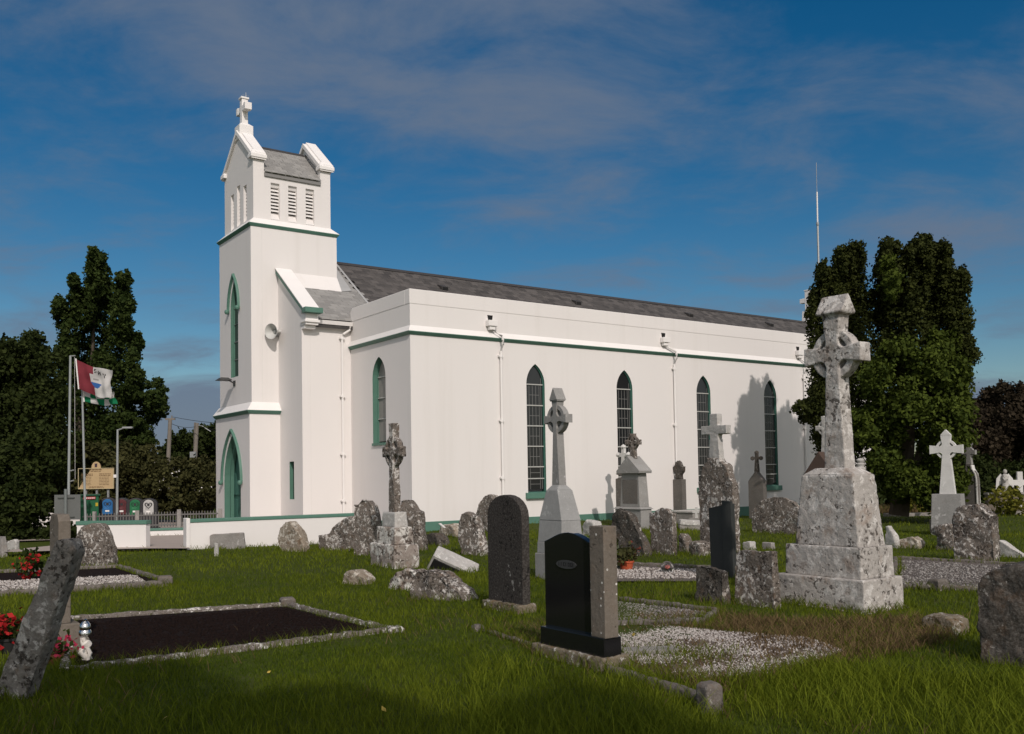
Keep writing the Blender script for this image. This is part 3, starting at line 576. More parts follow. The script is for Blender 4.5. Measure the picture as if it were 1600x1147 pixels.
m = MB(); m.box(TW - .03, TW, 7.96, 8.16, 5.22, 5.42); m.tube([(TW - .02, 8.06, 5.32), (TW - .25, 8.06, 5.44)], .025, 6); m.box(TW - .62, TW - .12, 7.90, 8.42, 5.42, 5.52, 0, .12, .14); m.obj('floodlight', RGM, church, bevel=.01)
sp_ = MB(); sp_.lathe([(.02, -.42), (.06, -.42), (.07, -.3), (.05, -.22), (.07, -.12), (.12, 0), (.2, .1), (.27, .17), (.275, .19), (.25, .175), (.19, .11), (.1, .0), (.05, -.1)], 20); sp_.lathe([(0, .02), (.06, 0), (.05, -.12)], 12)
spk = sp_.obj('loudspeaker', plain('speaker_grey', (.5, .5, .48), .5, .06), church, smooth=True)
dvec = Vector((-.80, -.42, -.08)).normalized(); spk.rotation_mode = 'QUATERNION'; spk.rotation_quaternion = dvec.to_track_quat('Z', 'Y'); spk.location = (-2.08, T3 - .33, 7.0)
m = MB(); m.tube([(-1.88, T3, 6.95), (-1.88, T3 - .2, 6.95), (-1.9, T3 - .24, 7.0)], .025, 6); m.box(-1.95, -1.81, T3 - .02, T3, 6.86, 7.04); m.obj('speaker_bracket', METAL, church)
# chancel beyond the aisle with its gable cross
m = MB(); m.px([(4.1, -.1), (W2 - 4.1, -.1), (W2 - 4.1, EZ), (WM, rz(WM) + .25), (4.1, EZ)], 30.2, 30.6); m.box(SE, 30.19, 4.1, 4.4, -.1, EZ - .1); m.box(SE, 30.19, W2 - 4.4, W2 - 4.1, -.1, EZ - .1); m.obj('chancel_wall', WHITE, church, fix=True)
zt = rz(WM) + .05; xc = 30.4
m = MB(); m.box(xc - .3, xc + .3, WM - .3, WM + .3, zt - .2, zt + .62, 0, .05, .05); m.box(xc - .14, xc + .14, WM - .14, WM + .14, zt + .62, zt + 1.78); m.box(xc - .17, xc + .17, WM - .17, WM + .17, zt + 1.78, zt + 1.84); m.box(xc - .135, xc + .135, WM - .5, WM + .5, zt + 1.12, zt + 1.38); m.obj('gable_cross', TRIM, church, bevel=.015)

# ------------------------------------------------------------------ paths, walls, railing
def sheet(name, pts, z, mat, thick=0):
    mb = MB(); mb.add([(p[0], p[1], z) for p in pts], [tuple(range(len(pts)))]); return tag(mb.obj(name, mat), kind='structure')
yard = [SW(-7.3, -.95), SW(-2.0, -1.1), SW(-1.9, -.02), SW(0, 0.0), SW(0, 16), SW(-14, 22), SW(-16, 8), atY(118, 800, 29), at(120, 861), at(229, 859)]
sheet('pavement', yard, .07, PAVE)
rampP = [at(229, 862), at(298, 862), SW(-7.1, -.75), SW(-9.6, 2.8), SW(-11.6, 1.3)]
sheet('path', rampP, .085, PAVE)
def wall_run(a, b, h, th, name, label, cap=.1, cat='wall', capover=.025, mat=None):
    a, b = Vector(a), Vector(b); d = b - a; L = d.length; e = empty(name, (a.x, a.y, 0), math.atan2(d.y, d.x), label, cat)
    m = MB(); m.box(0, L, 0, th, -.3, h - cap); m.obj('wall_face', mat or WHITE, e, bevel=.01)
    if cap: m = MB(); m.box(-capover, L + capover, -capover, th + capover, h - cap, h); m.obj('coping', GREEN, e, bevel=.012)
    return e
a, b = SW(-7.12, -1.0), SW(-2.0, -1.28)
e = wall_run(a, b, .80, .24, 'low_wall', 'low white wall with green coping in front of the church door', cap=.085)
m = MB(); m.box(-.10, .0, -.05, .30, -.3, .83); m.obj('end_pier', WHITE, e, bevel=.02)
g = wall_run(at(120, 861), at(228, 860), .78, .24, 'low_wall', 'low white wall with green coping behind the rounded lichen headstone', cap=.10)
ra, rb = Vector((-17.5, 29.6, 0)), Vector((-9.6, 30.4, 0)); ra = atY(128, 800, 29.6); rb = atY(345, 800, 30.6); ra.z = rb.z = 0
e = wall_run(ra, rb, .30, .22, 'retaining_wall', 'thin white retaining wall with green coping under the railing', cap=.075)
d = (rb - ra).normalized(); L = (rb - ra).length
rl = empty('railing', (ra.x, ra.y, .30), math.atan2(d.y, d.x), 'dark picket railing standing on the thin white retaining wall', 'railing')
pm = MB().box(-.014, .014, .10, .12, .03, .49).add([(-.014, .10, .49), (.014, .10, .49), (.014, .12, .49), (-.014, .12, .49), (0, .11, .53)], [(0, 1, 4), (1, 2, 4), (2, 3, 4), (3, 0, 4)]).mesh('picket', plain('railing_grey', (.115, .11, .105), .7, .25, 4))
RG = pm.materials[0]
for i in range(int(L / .088)): link('picket', pm, rl, (.05 + i * .088, 0, 0))
for z in (.08, .40): m = MB(); m.box(0, L, .085, .10, z, z + .045); m.obj('rail', RG, rl)
for i in range(4): m = MB(); m.box(-.06, .06, .06, .16, 0, .58); m.obj('railing_post', CONCG, rl, (.35 + i * L / 3.3, 0, 0), bevel=.008)
# white boundary piece further back
wall_run(atY(44, 800, 36.2), atY(135, 800, 36), .86, .2, 'boundary_wall', 'plain white boundary wall under the dark trees at far left', cap=0)
# ------------------------------------------------------------------ bottle banks and clothes bank
def arch2(w_, z0, zs, zt, n=8): return [(-w_, z0), (w_, z0)] + [(w_ * math.cos(math.pi * i / n), zs + (zt - zs) * math.sin(math.pi * i / n)) for i in range(n + 1)]
BODY = plain('bank_body', (.028, .027, .03), .6, .15)
for px, colr, lab, sym in [(168, (.02, .13, .33), 'bottle bank with a bright blue front panel', (.01, .05, .14)), (190, (.10, .022, .026), 'bottle bank with a maroon brown front panel', (.07, .015, .018)),
                      (211, (.012, .13, .05), 'bottle bank with a green front panel', (.006, .06, .022)), (232, (.45, .44, .43), 'bottle bank with a white front panel', (.06, .06, .06))]:
    p = atY(px, 800, 34); k = 34 / F; top = (800 - (777.5 + (px - 168) * .02)) * k + p.z
    o = empty('bottle_bank', (p.x, p.y, 0), -math.atan2(p.x, p.y) - .06, lab, 'bottle bank', 'row of bottle banks behind the railing')
    m = MB(); m.py([(x * 1.0, z) for x, z in arch2(.30, .1, top - .22, top)], 0, .62); m.box(-.26, .26, .05, .57, 0, .1); m.obj('body', BODY, o, bevel=.03)
    zb, zt_ = top - .60, top - .05; pc = plain('front_panel', colr, .45, .08)
    m = MB(); m.py(arch2(.175, zb, zt_ - .16, zt_), -.035, .0); f = m.obj('front_panel', pc, o, bevel=.008)
    sc = plain('panel_symbol', sym, .5, .05)
    m = MB(); m.prism([(.05 * math.cos(t_ * .5236), zt_ - .185 + .05 * math.sin(t_ * .5236)) for t_ in range(12)], lambda a, b: (a, -.0445, b), lambda a, b: (a, -.0418, b)); m.obj('deposit_hole', BODY, f)
    for q, (hs_, mt_) in enumerate(((1.0, sc), (.62, pc))):
        hp = [(hs_ * .0085 * 16 * math.sin(t_) ** 3, zt_ - .20 + hs_ * .0085 * (13 * math.cos(t_) - 5 * math.cos(2 * t_) - 2 * math.cos(3 * t_) - math.cos(4 * t_))) for t_ in [2 * math.pi * i / 24 + .01 for i in range(24)]][::-1]
        m = MB(); m.prism(hp, lambda a, b: (a, -.0395 - .002 * q, b), lambda a, b: (a, -.0355 - .002 * q, b)); m.obj('heart_mark', mt_, f)
    m = MB(); m.box(-.075, .06, -.041, -.0355, zb + .09, zb + .15); m.obj('sticker', TRIM, f)
    for q in range(2): m = MB(); m.box(-.11, .03 + .03 * q, -.04, -.0355, zb + .21 + q * .045, zb + .225 + q * .045); m.obj('lettering', plain('faint_lettering', tuple(min(1, c * 1.7 + .05) if colr[0] < .4 else c * .45 for c in colr), .6, .05), f)
p = atY(139.5, 800, 33.2); k = 33.2 / F; top = (800 - 772.5) * k + p.z
o = empty('clothes_bank', (p.x, p.y, 0), .40, 'tall green metal clothes bank with a red sign', 'clothes bank')
GB = plain('bank_green', (.010, .10, .042), .45, .12)
m = MB(); m.box(-.30, .30, 0, .7, 0, top - .06); m.obj('body', GB, o, bevel=.015); m = MB(); m.box(-.33, .36, -.04, .74, top - .06, top); m.obj('lid', plain('lid_green', (.006, .06, .03), .5), o, bevel=.012)
m = MB(); m.box(-.28, .04, -.02, -.002, top - .52, top - .14); m.obj('hatch', plain('hatch_green', (.008, .075, .035), .4), o, bevel=.006)
m = MB(); m.box(-.20, .20, -.05, -.022, top - .17, top - .09); rs = m.obj('red_sign', plain('red_sign', (.42, .06, .07), .5), o)
for q in range(6): m = MB(); m.box(-.17 + q * .06, -.13 + q * .06, -.054, -.0505, top - .145, top - .115); m.obj('sign_letter', TRIM, rs)
m = MB(); m.box(.20, .28, -.012, -.002, top - .42, top - .30); m.obj('yellow_label', plain('yellow_label', (.45, .33, .02), .5), o)
# ------------------------------------------------------------------ parish notice board
p = atY(150, 762, 35.2); k = 35.2 / F
o = empty('notice_board', (p.x, p.y, 0), .02, 'cream notice board with an arched top on three posts', 'notice board')
CREAM = plain('cream_board', (.46, .335, .185), .6, .05, 2); INK = plain('board_lettering', (.16, .10, .05), .7)
zb = p.z - (764 - 762) * k; W_ = 27.5 * k; zt_ = zb + 32.5 * k
m = MB(); m.py([(-W_, zb), (W_, zb), (W_, zt_), (.17, zt_)] + [(.0 + .17 * math.cos(math.pi * i / 10), zt_ + .02 + .22 * math.sin(math.pi * i / 10)) for i in range(11)] + [(-.17, zt_)], 0, .05); bd = m.obj('board', CREAM, o, bevel=.006)
m = MB()
for x0, x1, z0, z1 in ((-W_, W_, zb, zb + .02), (-W_, W_, zt_ - .02, zt_), (-W_, -W_ + .02, zb + .021, zt_ - .021), (W_ - .02, W_, zb + .021, zt_ - .021)): m.box(x0, x1, -.02, -.001, z0, z1)
m.obj('board_edge', plain('board_edge', (.5, .42, .25), .6), bd)
m = MB(); m.box(-.042, .042, -.012, -.001, zt_ + .04, zt_ + .16); m.box(-.05, .05, -.013, -.001, zt_ + .15, zt_ + .17); m.obj('crest', plain('crest_ink', (.055, .035, .05), .6), bd)
rng_ = random.Random(5)
def words(x0, x1, z, h):
    m = MB(); x = x0
    while x < x1 - .02: wl_ = min(rng_.uniform(.04, .12), x1 - x); m.box(x, x + wl_, -.006, -.001, z, z + h); x += wl_ + .02
    m.obj('text_line', INK, bd)
H_ = zt_ - zb
words(-.26, .24, zb + H_ * .90, .032); words(-.2, .18, zb + H_ * .83, .022)
for x0 in (-W_ + .12, .12):
    for q in range(8): words(x0, x0 + (.42 if q < 2 else .36), zb + H_ * (.70 - q * .072), .026 if q < 2 else .015)
words(-.25, .25, zb + H_ * .09, .02); words(-.28, .3, zb + H_ * .05, .012)
for x in (-.40, 0.0, .42): m = MB(); m.box(x - .035, x + .035, .055, .115, -.1, zb + .2); m.obj('board_post', METAL, o)
# ------------------------------------------------------------------ flagpoles, flags, road sign back, lamp post
POLE = plain('pole_grey', (.27, .29, .29), .5, .12, 3)
pb = at(106, 852); Yp = pb.y; kp = Yp / F; topz = atY(109.5, 556, Yp).z
o = empty('flagpole', pb, 0, 'taller grey flagpole at left carrying the maroon and white flag', 'flagpole', 'flagpoles by the entrance')
tx = atY(110, 556, Yp).x - pb.x
m = MB(); m.tube([(0, 0, -.2), (tx, 0, topz)], .04, 10, r2=.032); m.obj('pole', POLE, o, smooth=True)
m = MB(); m.tube([(tx - .02, 0, topz - .01), (tx + .14, 0, topz)], .018, 6); m.obj('arm', METAL, o)
m = MB(); m.tube([(tx + .11, .02, topz - .01), (tx + .14, 0, 1.9)], .004, 4); m.obj('halyard', TRIM, o)
for z, l_ in ((2.12, .16), (1.82, .16)): m = MB(); m.tube([(tx * .3, 0, z), (tx * .3 + l_, -.02, z + .04)], .02, 6); m.obj('cleat', METAL, o)
p2 = atY(134.5, 800, 27.5); k2 = 27.5 / F; tz2 = atY(128, 611, 27.5).z; tx2 = atY(128.5, 611, 27.5).x - p2.x
o2 = empty('flagpole', (p2.x, p2.y, 0), 0, 'shorter leaning flagpole carrying the green and white chequered flag', 'flagpole', 'flagpoles by the entrance')
m = MB(); m.tube([(0, 0, -.1), (tx2, 0, tz2)], .036, 10, r2=.028); m.obj('pole', POLE, o2, smooth=True); m = MB(); m.lathe([(0, -.03), (.045, 0), (0, .05)], 10, (tx2, 0, tz2)); m.obj('finial', METAL, o2)
def flag(name, label, Y, pts, nu, nv, colour, mats, hoist=None, amp=.05):
    """pts: the four corners as seen (hoist top, hoist bottom, fly bottom, fly top); colour(u, v) -> material index"""
    A = [atY(px, py, Y) for px, py in pts]; org = A[0].copy(); e = empty(name, org, 0, label, 'flag'); v = []
    for j in range(nv + 1):
        for i in range(nu + 1):
            u, q = i / nu, j / nv; p = (A[0] * (1 - q) + A[1] * q) * (1 - u) + (A[3] * (1 - q) + A[2] * q) * u - org
            s_ = math.sin(u * 9 + q * 3.2 + .5) * .6 + math.sin(u * 17 - q * 5) * .3 + math.sin(q * 11 + u * 6) * .25
            v.append((p.x + math.sin(u * 8 + q * 6) * .018 * u, p.y + s_ * amp * (.25 + u), p.z - math.sin(u * 3.14) * .05 + math.sin(u * 11 + q * 4) * .022 * u - u * (1 - u) * .06))
    f, mi = [], []
    for j in range(nv):
        for i in range(nu): a_ = j * (nu + 1) + i; f.append((a_, a_ + 1, a_ + nu + 2, a_ + nu + 1)); mi.append(colour((i + .5) / nu, (j + .5) / nv))
    me = bpy.data.meshes.new('cloth'); me.from_pydata(v, [], f)
    for mm in mats: me.materials.append(mm)
    me.polygons.foreach_set('material_index', mi); me.polygons.foreach_set('use_smooth', [True] * len(f)); link('cloth', me, e)
    m = MB(); m.tube([A[0] - org + Vector((-.02, 0, .03)), A[1] - org + Vector((-.02, 0, -.02))], .02, 6); m.obj('hoist_band', TRIM, e)
def cloth_mat(n, c): 
    t = NT(n, .85, .1); t.col(c); tr = t.new('ShaderNodeBsdfTranslucent'); tr.inputs[0].default_value = c + (1,); mx = t.new('ShaderNodeMixShader'); mx.inputs[0].default_value = .3
    t.l.new(t.b.outputs[0], mx.inputs[1]); t.l.new(tr.outputs[0], mx.inputs[2]); t.l.new(mx.outputs[0], t.n['Material Output'].inputs[0]); return t.m
CM = [cloth_mat('maroon_cloth', (.21, .038, .05)), cloth_mat('white_cloth', (.56, .545, .53)), cloth_mat('blue_cloth', (.04, .12, .34)), cloth_mat('black_print', (.03, .03, .03)), cloth_mat('green_cloth', (.012, .17, .075)), cloth_mat('grey_print', (.32, .31, .30))]
LET = {'5': ["111", "100", "110", "001", "110"], 'A': ["010", "101", "111", "101", "101"], 'Y': ["101", "101", "010", "010", "010"]}
def galway(u, v):
    for n_, (ch, u0, v0) in enumerate((('5', .50, .07), ('A', .60, .115), ('Y', .71, .165))):
        a_, b_ = (u - u0) / .023, (v - v0) / .03
        if 0 <= a_ < 3 and 0 <= b_ < 5 and LET[ch][int(b_)][int(a_)] == '1': return 3
    if .385 < u < .66 and .26 < v < .80:                  # shield
        cx = abs(u - .52); half = .135 if v < .58 else .135 * (1 - (v - .58) / .22)
        if cx < half: 
            if .56 < v < .74: return 2
            if .42 < v < .46 and .45 < u < .56: return 5
            return 1
    return 0 if u < .48 else 1
flag('flag', 'maroon and white flag with a shield flying from the taller pole', Yp, [(119.5, 562), (124, 607), (174, 623), (176, 578)], 44, 34, galway, CM, amp=.10)
flag('flag', 'green and white chequered flag half hidden below the maroon one', 27.5, [(131, 611), (132.5, 627), (184, 632), (178, 611)], 40, 16, lambda u, v: 4 if (int(u * 5 + .0) + int(v * 2)) % 2 else 1, CM, amp=.09)
sg = atY(105.5, 852, Yp - .02); o = empty('road_sign', (sg.x, sg.y - .08, 0), 0, 'back of a square grey road sign clamped to a post', 'road sign')
kz = lambda py: atY(105, py, Yp).z
m = MB(); m.box(-20 * kp, 20.5 * kp, .05, .075, kz(812), kz(773)); m.obj('sign_plate', plain('sign_back', (.12, .125, .12), .5, .1, 3), o, bevel=.006)
m = MB(); m.tube([(-.02, 0, -.2), (-.02, 0, kz(764))], .042, 10); m.obj('post', plain('sign_post_grey', (.15, .165, .16), .5, .1), o, smooth=True)
for py in (778, 808): m = MB(); m.box(-.26, .22, .02, .05, kz(py) - .015, kz(py) + .015); m.obj('bracket', plain('bracket_grey', (.06, .065, .06), .6), o)
p = atY(182.5, 790, 33.6); o = empty('lamp_post', (p.x, p.y, 0), 0, 'thin grey lamp post with a short arm right of the notice board', 'lamp post'); zt_ = atY(183, 671, 33.6).z
m = MB(); m.tube([(0, 0, -.1), (.03, 0, zt_)], .05, 8, r2=.035); m.obj('pole', POLE, o, smooth=True); m = MB(); m.tube([(.03, 0, zt_ - .03), (.25, 0, zt_ + .05)], .025, 6); m.box(.22, .56, -.06, .06, zt_ + .03, zt_ + .09); m.obj('lamp_head', METAL, o)
m = MB(); m.box(-.09, .01, -.07, -.02, 1.95, 2.06); m.obj('label_plate', TRIM, o)
# ------------------------------------------------------------------ utility poles, wires, mast
PY = 58
poles = []
for (pt, pbm, lab) in [((266, 655), (261, 760), 'bare wooden utility pole, the left of two, behind the hedge'), ((308, 661), (302, 770), 'wooden utility pole with a grey box and a brace, right of the other one')]:
    a, b = atY(*pt, PY), atY(*pbm, PY); d = a - b; b0 = b - d * ((b.z + .3) / d.z); e = empty('utility_pole', b0, 0, lab, 'utility pole', 'utility poles beyond the hedge'); poles.append((e, a))
    m = MB(); m.tube([(0, 0, 0), a - b0], .15, 9, r2=.115); m.obj('pole', WOODP, e, smooth=True)
    if pt[0] > 300: 
        q = atY(303.5, 711, PY) - b0; m = MB(); m.box(q.x - .17, q.x + .17, -.32, -.13, q.z - .17, q.z + .19); m.obj('transformer_box', METAL, e, bevel=.02); m = MB(); m.tube([(q.x - .12, .1, 0), (q.x + .05, .05, q.z + 2.0)], .07, 7); m.obj('brace', WOODP, e)
        m = MB(); m.tube([(a.x - b0.x + .1, -.05, a.z - b0.z - .15), (a.x - b0.x + .35, -.1, a.z - b0.z - .2), (a.x - b0.x + .9, -.2, a.z - b0.z - .55)], .03, 5); m.obj('cable_stay', METAL, e)
    else:
        m = MB(); m.box(a.x - b0.x - .3, a.x - b0.x + .3, -.06, .06, a.z - b0.z - .05, a.z - b0.z + .06); m.tube([(a.x - b0.x + .1, 0, a.z - b0.z + .05), (a.x - b0.x + .1, 0, a.z - b0.z + .22)], .04, 6); m.obj('cross_arm', WOODP, e)
def wire(a, b, sag, label):
    a, b = Vector(a), Vector(b); m = MB(); pts = [a * (1 - i / 12) + b * (i / 12) - Vector((0, 0, sag * 4 * (i / 12) * (1 - i / 12))) - a for i in range(13)]
    m.tube(pts, .018, 4); tag(m.obj('power_line', DARK, None, a), label, 'power line', 'power lines by the bell tower')
wire(atY(270, 651.5, PY), atY(480, 655, PY - 6), .35, 'power line running from the left pole to behind the bell tower'); wire(atY(309, 664, PY), atY(470, 690, PY - 4), .3, 'power line running from the boxed pole towards the church')
wire(atY(268, 662, PY), atY(308, 666, PY), .15, 'power line slung between the two utility poles')
MY = 75; p = atY(1279, 600, MY); o = empty('radio_mast', (p.x, p.y, 0), 0, 'very thin tall radio mast rising behind the ivy-clad trees', 'mast')
pts = [atY(x, y, MY) - Vector((p.x, p.y, 0)) for x, y in ((1281, 700), (1279.5, 430), (1277.5, 350), (1276.5, 300), (1275.5, 254))]; pts[0].z = 0
m = MB(); m.tube(pts[:3], .085, 6); m.obj('lower_tube', METAL, o); m = MB(); m.tube(pts[2:4], .06, 6); m.obj('middle_tube', TRIM, o); m = MB(); m.tube(pts[3:], .022, 5); m.obj('whip', METAL, o)
for q in (pts[1], pts[2]): m = MB(); m.lathe([(.1, -.15), (.12, 0), (.1, .15)], 8, q); m.obj('joint', METAL, o)

# ------------------------------------------------------------------ gravestones
EXCL = []                                                 # ground outlines where no grass grows
def dims(loc, rz_, pl, pr):
    k = F / loc.y; xr = loc.x / loc.y; u = (math.cos(rz_), math.sin(rz_)); v = (-u[1], u[0])
    return pr / (k * max(.12, abs(u[0] - xr * u[1]))), pl / (k * max(.12, abs(v[0] - xr * v[1]))), k
def spot(px, py, Y=None):
    if Y is None: return at(px, py)
    p = atY(px, py, Y); return p
def rough(name, label, cat, px, base, outline, mat, th=.22, voxel=.03, amp=.03, rz_=YAW, Y=None, seed=0, sc=3, amp2=.06, tilt=None, group=None, sink=.15, parent=None):
    """a worn stone: its outline as seen (px, py), corner at (px, base), real thickness th"""
    loc = at(px, base) if Y is None else atY(px, base, Y); loc.z = 0 if Y is None else loc.z
    _, wv, k = dims(loc, rz_, 100, 10); kv = 100 / wv
    poly = [((px - x) / kv, (base - y) / k) for x, y in outline]; poly = [(y, z if z > .06 else -sink) for y, z in poly]
    mb = MB(); n = len(poly); cx = sum(p[0] for p in poly) / n; cz_ = sum(p[1] for p in poly) / n
    mb.prism(poly, lambda a, b: (0, a, b), lambda a, b: (th, cx + (a - cx) * .94, cz_ + (b - cz_) * .96 if b > 0 else b))
    o = mb.obj(name, mat, None, loc, (0, 0, rz_), fix=True)
    if tilt: o.rotation_euler = (tilt[0], tilt[1], rz_)
    weather(o, voxel, amp, sc, seed, amp2); return tag(o, label, cat, group)
def mono(name, label, cat, px, base, rz_=YAW, Y=None, group=None):
    loc = at(px, base) if Y is None else atY(px, base, Y); loc.z = 0; return empty(name, loc, rz_, label, cat, group)
def blk(e, name, x0, x1, y0, y1, z0, z1, mat, tx=0, ty=0, bevel=.012, wth=None, seed=1, amp=.006, sc=6):
    m = MB().box(x0, x1, y0, y1, z0, z1, 0, tx, ty); o = m.obj(name, mat, e, fix=True) if wth else m.obj(name, mat, e, bevel=bevel)
    if wth: weather(o, wth, amp, sc, seed)
    return o
def cross_poly(hs, ht, arm, zc, ah, top, notch, foot=None):
    """outline (y, z) of a cross: hs, ht half shaft width at the foot and at the arms; notch radius cut in the armpits"""
    P = [(-hs, 0)]; n = 5
    def pit(cx, cz, a0, a1): return [(cx + notch * math.cos(a0 + (a1 - a0) * i / n), cz + notch * math.sin(a0 + (a1 - a0) * i / n)) for i in range(n + 1)]
    pi = math.pi; c = notch * .35
    P = [(-hs, 0), (hs, 0), (ht, zc - ah - notch * 1.1)] + pit(ht + c * 1.4, zc - ah - c * 1.4, pi * 1.25 - .55, pi * .25 + .55 if False else pi * .25 + .55) [:0]
    right_low = [(ht + notch * (1 - math.cos(t)) * .0 + q[0], q[1]) for t, q in ()]
    def corner(sx, sz):                                   # concave round armpit between shaft and arm in one quadrant
        pts = []; ccx, ccz = ht + notch * .55, ah + notch * .55
        for i in range(7):
            t_ = -.45 + (math.pi / 2 + .9) * i / 6; a = math.pi + t_
            pts.append((sx * (ccx + notch * math.cos(a)), zc + sz * (ccz + notch * math.sin(a))))
        return pts
    q1 = corner(1, 1); q2 = corner(-1, 1); q3 = corner(-1, -1); q4 = corner(1, -1)
    return [(-hs, 0), (hs, 0)] + q4 + [(arm, zc - ah), (arm, zc + ah)] + q1[::-1] + [(ht, top), (-ht, top)] + q2 + [(-arm, zc + ah), (-arm, zc - ah)] + q3[::-1]
def ring_mb(mb, zc, r0, r1, x0, x1, cy=0, n=28):
    b = len(mb.v)
    for i in range(n):
        t_ = 2 * math.pi * i / n; c, s_ = math.cos(t_), math.sin(t_)
        mb.v += [(x0, cy + c * r0, zc + s_ * r0), (x0, cy + c * r1, zc + s_ * r1), (x1, cy + c * r1, zc + s_ * r1), (x1, cy + c * r0, zc + s_ * r0)]
    for i in range(n):
        j = (i + 1) % n
        for q in range(4): mb.f.append((b + i * 4 + q, b + i * 4 + (q + 1) % 4, b + j * 4 + (q + 1) % 4, b + j * 4 + q)); mb.m.append(0)
    return mb
def celtic(e, mat, cx, cy, z0, hs, ht, arm, zc, ah, top, notch, th, ring=(0, 0), cap=None, th0=None, voxel=None, amp=.006, seed=1, bevel=.01, sc=6, name='cross'):
    poly = cross_poly(hs, ht, arm, zc, ah, top, notch) if notch else [(-hs, 0), (hs, 0), (ht, zc - ah), (arm, zc - ah), (arm, zc + ah), (ht, zc + ah), (ht, top), (-ht, top), (-ht, zc + ah), (-arm, zc + ah), (-arm, zc - ah), (-ht, zc - ah)]
    mb = MB(); h = th / 2; mb.prism([(a + cy, b + z0) for a, b in poly], lambda a, b: (cx - h, a, b), lambda a, b: (cx + h, a, b))
    if ring[1]: ring_mb(mb, zc + z0, ring[0], ring[1], cx - h * .74, cx + h * .74, cy)
    if cap:                                               # small roof on top: cap = (half y, half x, height, ridge axis)
        hy, hx, ch, ax = cap; z = top + z0; mb.box(cx - hx * .9, cx + hx * .9, cy - hy * .92, cy + hy * .92, z - .002, z + ch * .08)
        if ax == 'y': mb.prism([(cx - hx, z + ch * .08), (cx + hx, z + ch * .08), (cx, z + ch)], lambda a, b: (a, cy - hy, b), lambda a, b: (a, cy + hy, b))
        else: mb.prism([(cy - hy, z + ch * .08), (cy + hy, z + ch * .08), (cy, z + ch)], lambda a, b: (cx - hx, a, b), lambda a, b: (cx + hx, a, b))
    o = mb.obj(name, mat, e, fix=True) if voxel or notch else mb.obj(name, mat, e, bevel=bevel)
    if voxel: weather(o, voxel, amp, sc, seed)
    return o
# --- the big cross
e = mono('celtic_cross', 'largest Celtic cross, pale lichened stone on a tall stepped base', 'gravestone', 1350, 957)
cx, cy = .40, .62
blk(e, 'footing', -.06, .90, -.07, 1.34, -.2, .02, L_BASE, wth=.03, amp=.04, sc=4)
blk(e, 'step', -.03, .85, -.03, 1.33, .0, .40, L_BIG, .015, .015, wth=.016, amp=.0035, seed=2); blk(e, 'step', .045, .77, .05, 1.245, .395, .80, L_BIG, .01, .01, wth=.016, amp=.0035, seed=3)
blk(e, 'pedestal', .115, .695, .125, 1.12, .795, 1.74, L_BIG, .05, .095, wth=.016, amp=.005, seed=4); blk(e, 'weathering', .165, .645, .22, 1.025, 1.735, 1.83, L_BIG, .10, .15, wth=.02, amp=.004, seed=5)
celtic(e, L_BIG, cx + .03, cy - .02, 1.815, .168, .138, .445, 1.54, .128, 2.08, .098, .225, (.235, .335), (.215, .16, .27, 'y'), voxel=.013, amp=.004, seed=6, sc=7)
# --- grey Celtic cross in the middle
e = mono('celtic_cross', 'slim grey Celtic cross on a tapering granite plinth before the first window', 'gravestone', 878, 906)
blk(e, 'base', -.02, .54, -.02, .74, -.1, .42, GRANITE_D if 0 else GRANITE, .0, .0); blk(e, 'plinth_tier', .01, .51, .01, .71, .42, .62, GRANITE_L, .005, .005); blk(e, 'plinth_tier', .02, .50, .02, .70, .62, 1.0, GRANITE_L, .03, .02); blk(e, 'plinth', .045, .475, .035, .685, 1.0, 1.53, GRANITE_L, .05, .16); blk(e, 'weathering', .10, .42, .20, .52, 1.53, 1.62, GRANITE_L, .08, .06)
celtic(e, GRANITE, .26, .36, 1.6, .105, .078, .31, 1.18, .075, 1.50, .085, .155, (.185, .25), (.11, .105, .235, 'x'))
# --- weathered cross on blotched steps
e = mono('celtic_cross', 'small lichen-spotted Celtic cross on three blotched steps near the low wall', 'gravestone', 616, 889)
blk(e, 'step', 0, .60, 0, 1.10, -.15, .46, L_BASE, .02, .02, wth=.028, amp=.02, seed=2, sc=4); blk(e, 'step', .08, .52, .12, .92, .45, .80, L_BASE, .015, .015, wth=.022, amp=.008, seed=5); blk(e, 'block', .14, .45, .22, .79, .79, 1.10, L_PALE, .02, .02, wth=.022, amp=.005, seed=3)
celtic(e, L_ROUGH, .295, .50, 1.08, .15, .115, .39, 1.24, .11, 1.82, .10, .15, (.24, .32), voxel=.018, amp=.012, seed=4, sc=6)
# --- white Celtic cross on the right
e = mono('celtic_cross', 'white Celtic cross on a smooth grey pedestal before the dark trees at right', 'gravestone', 1506, 836, rz_=YAW + .3)
blk(e, 'pedestal', 0, .50, 0, .84, -.1, 1.10, GRANITE, .03, .05)
celtic(e, WHITEST, .25, .42, 1.08, .20, .13, .42, 1.24, .12, 1.62, .08, .17, (.21, .27), (.13, .09, .16, 'x'))
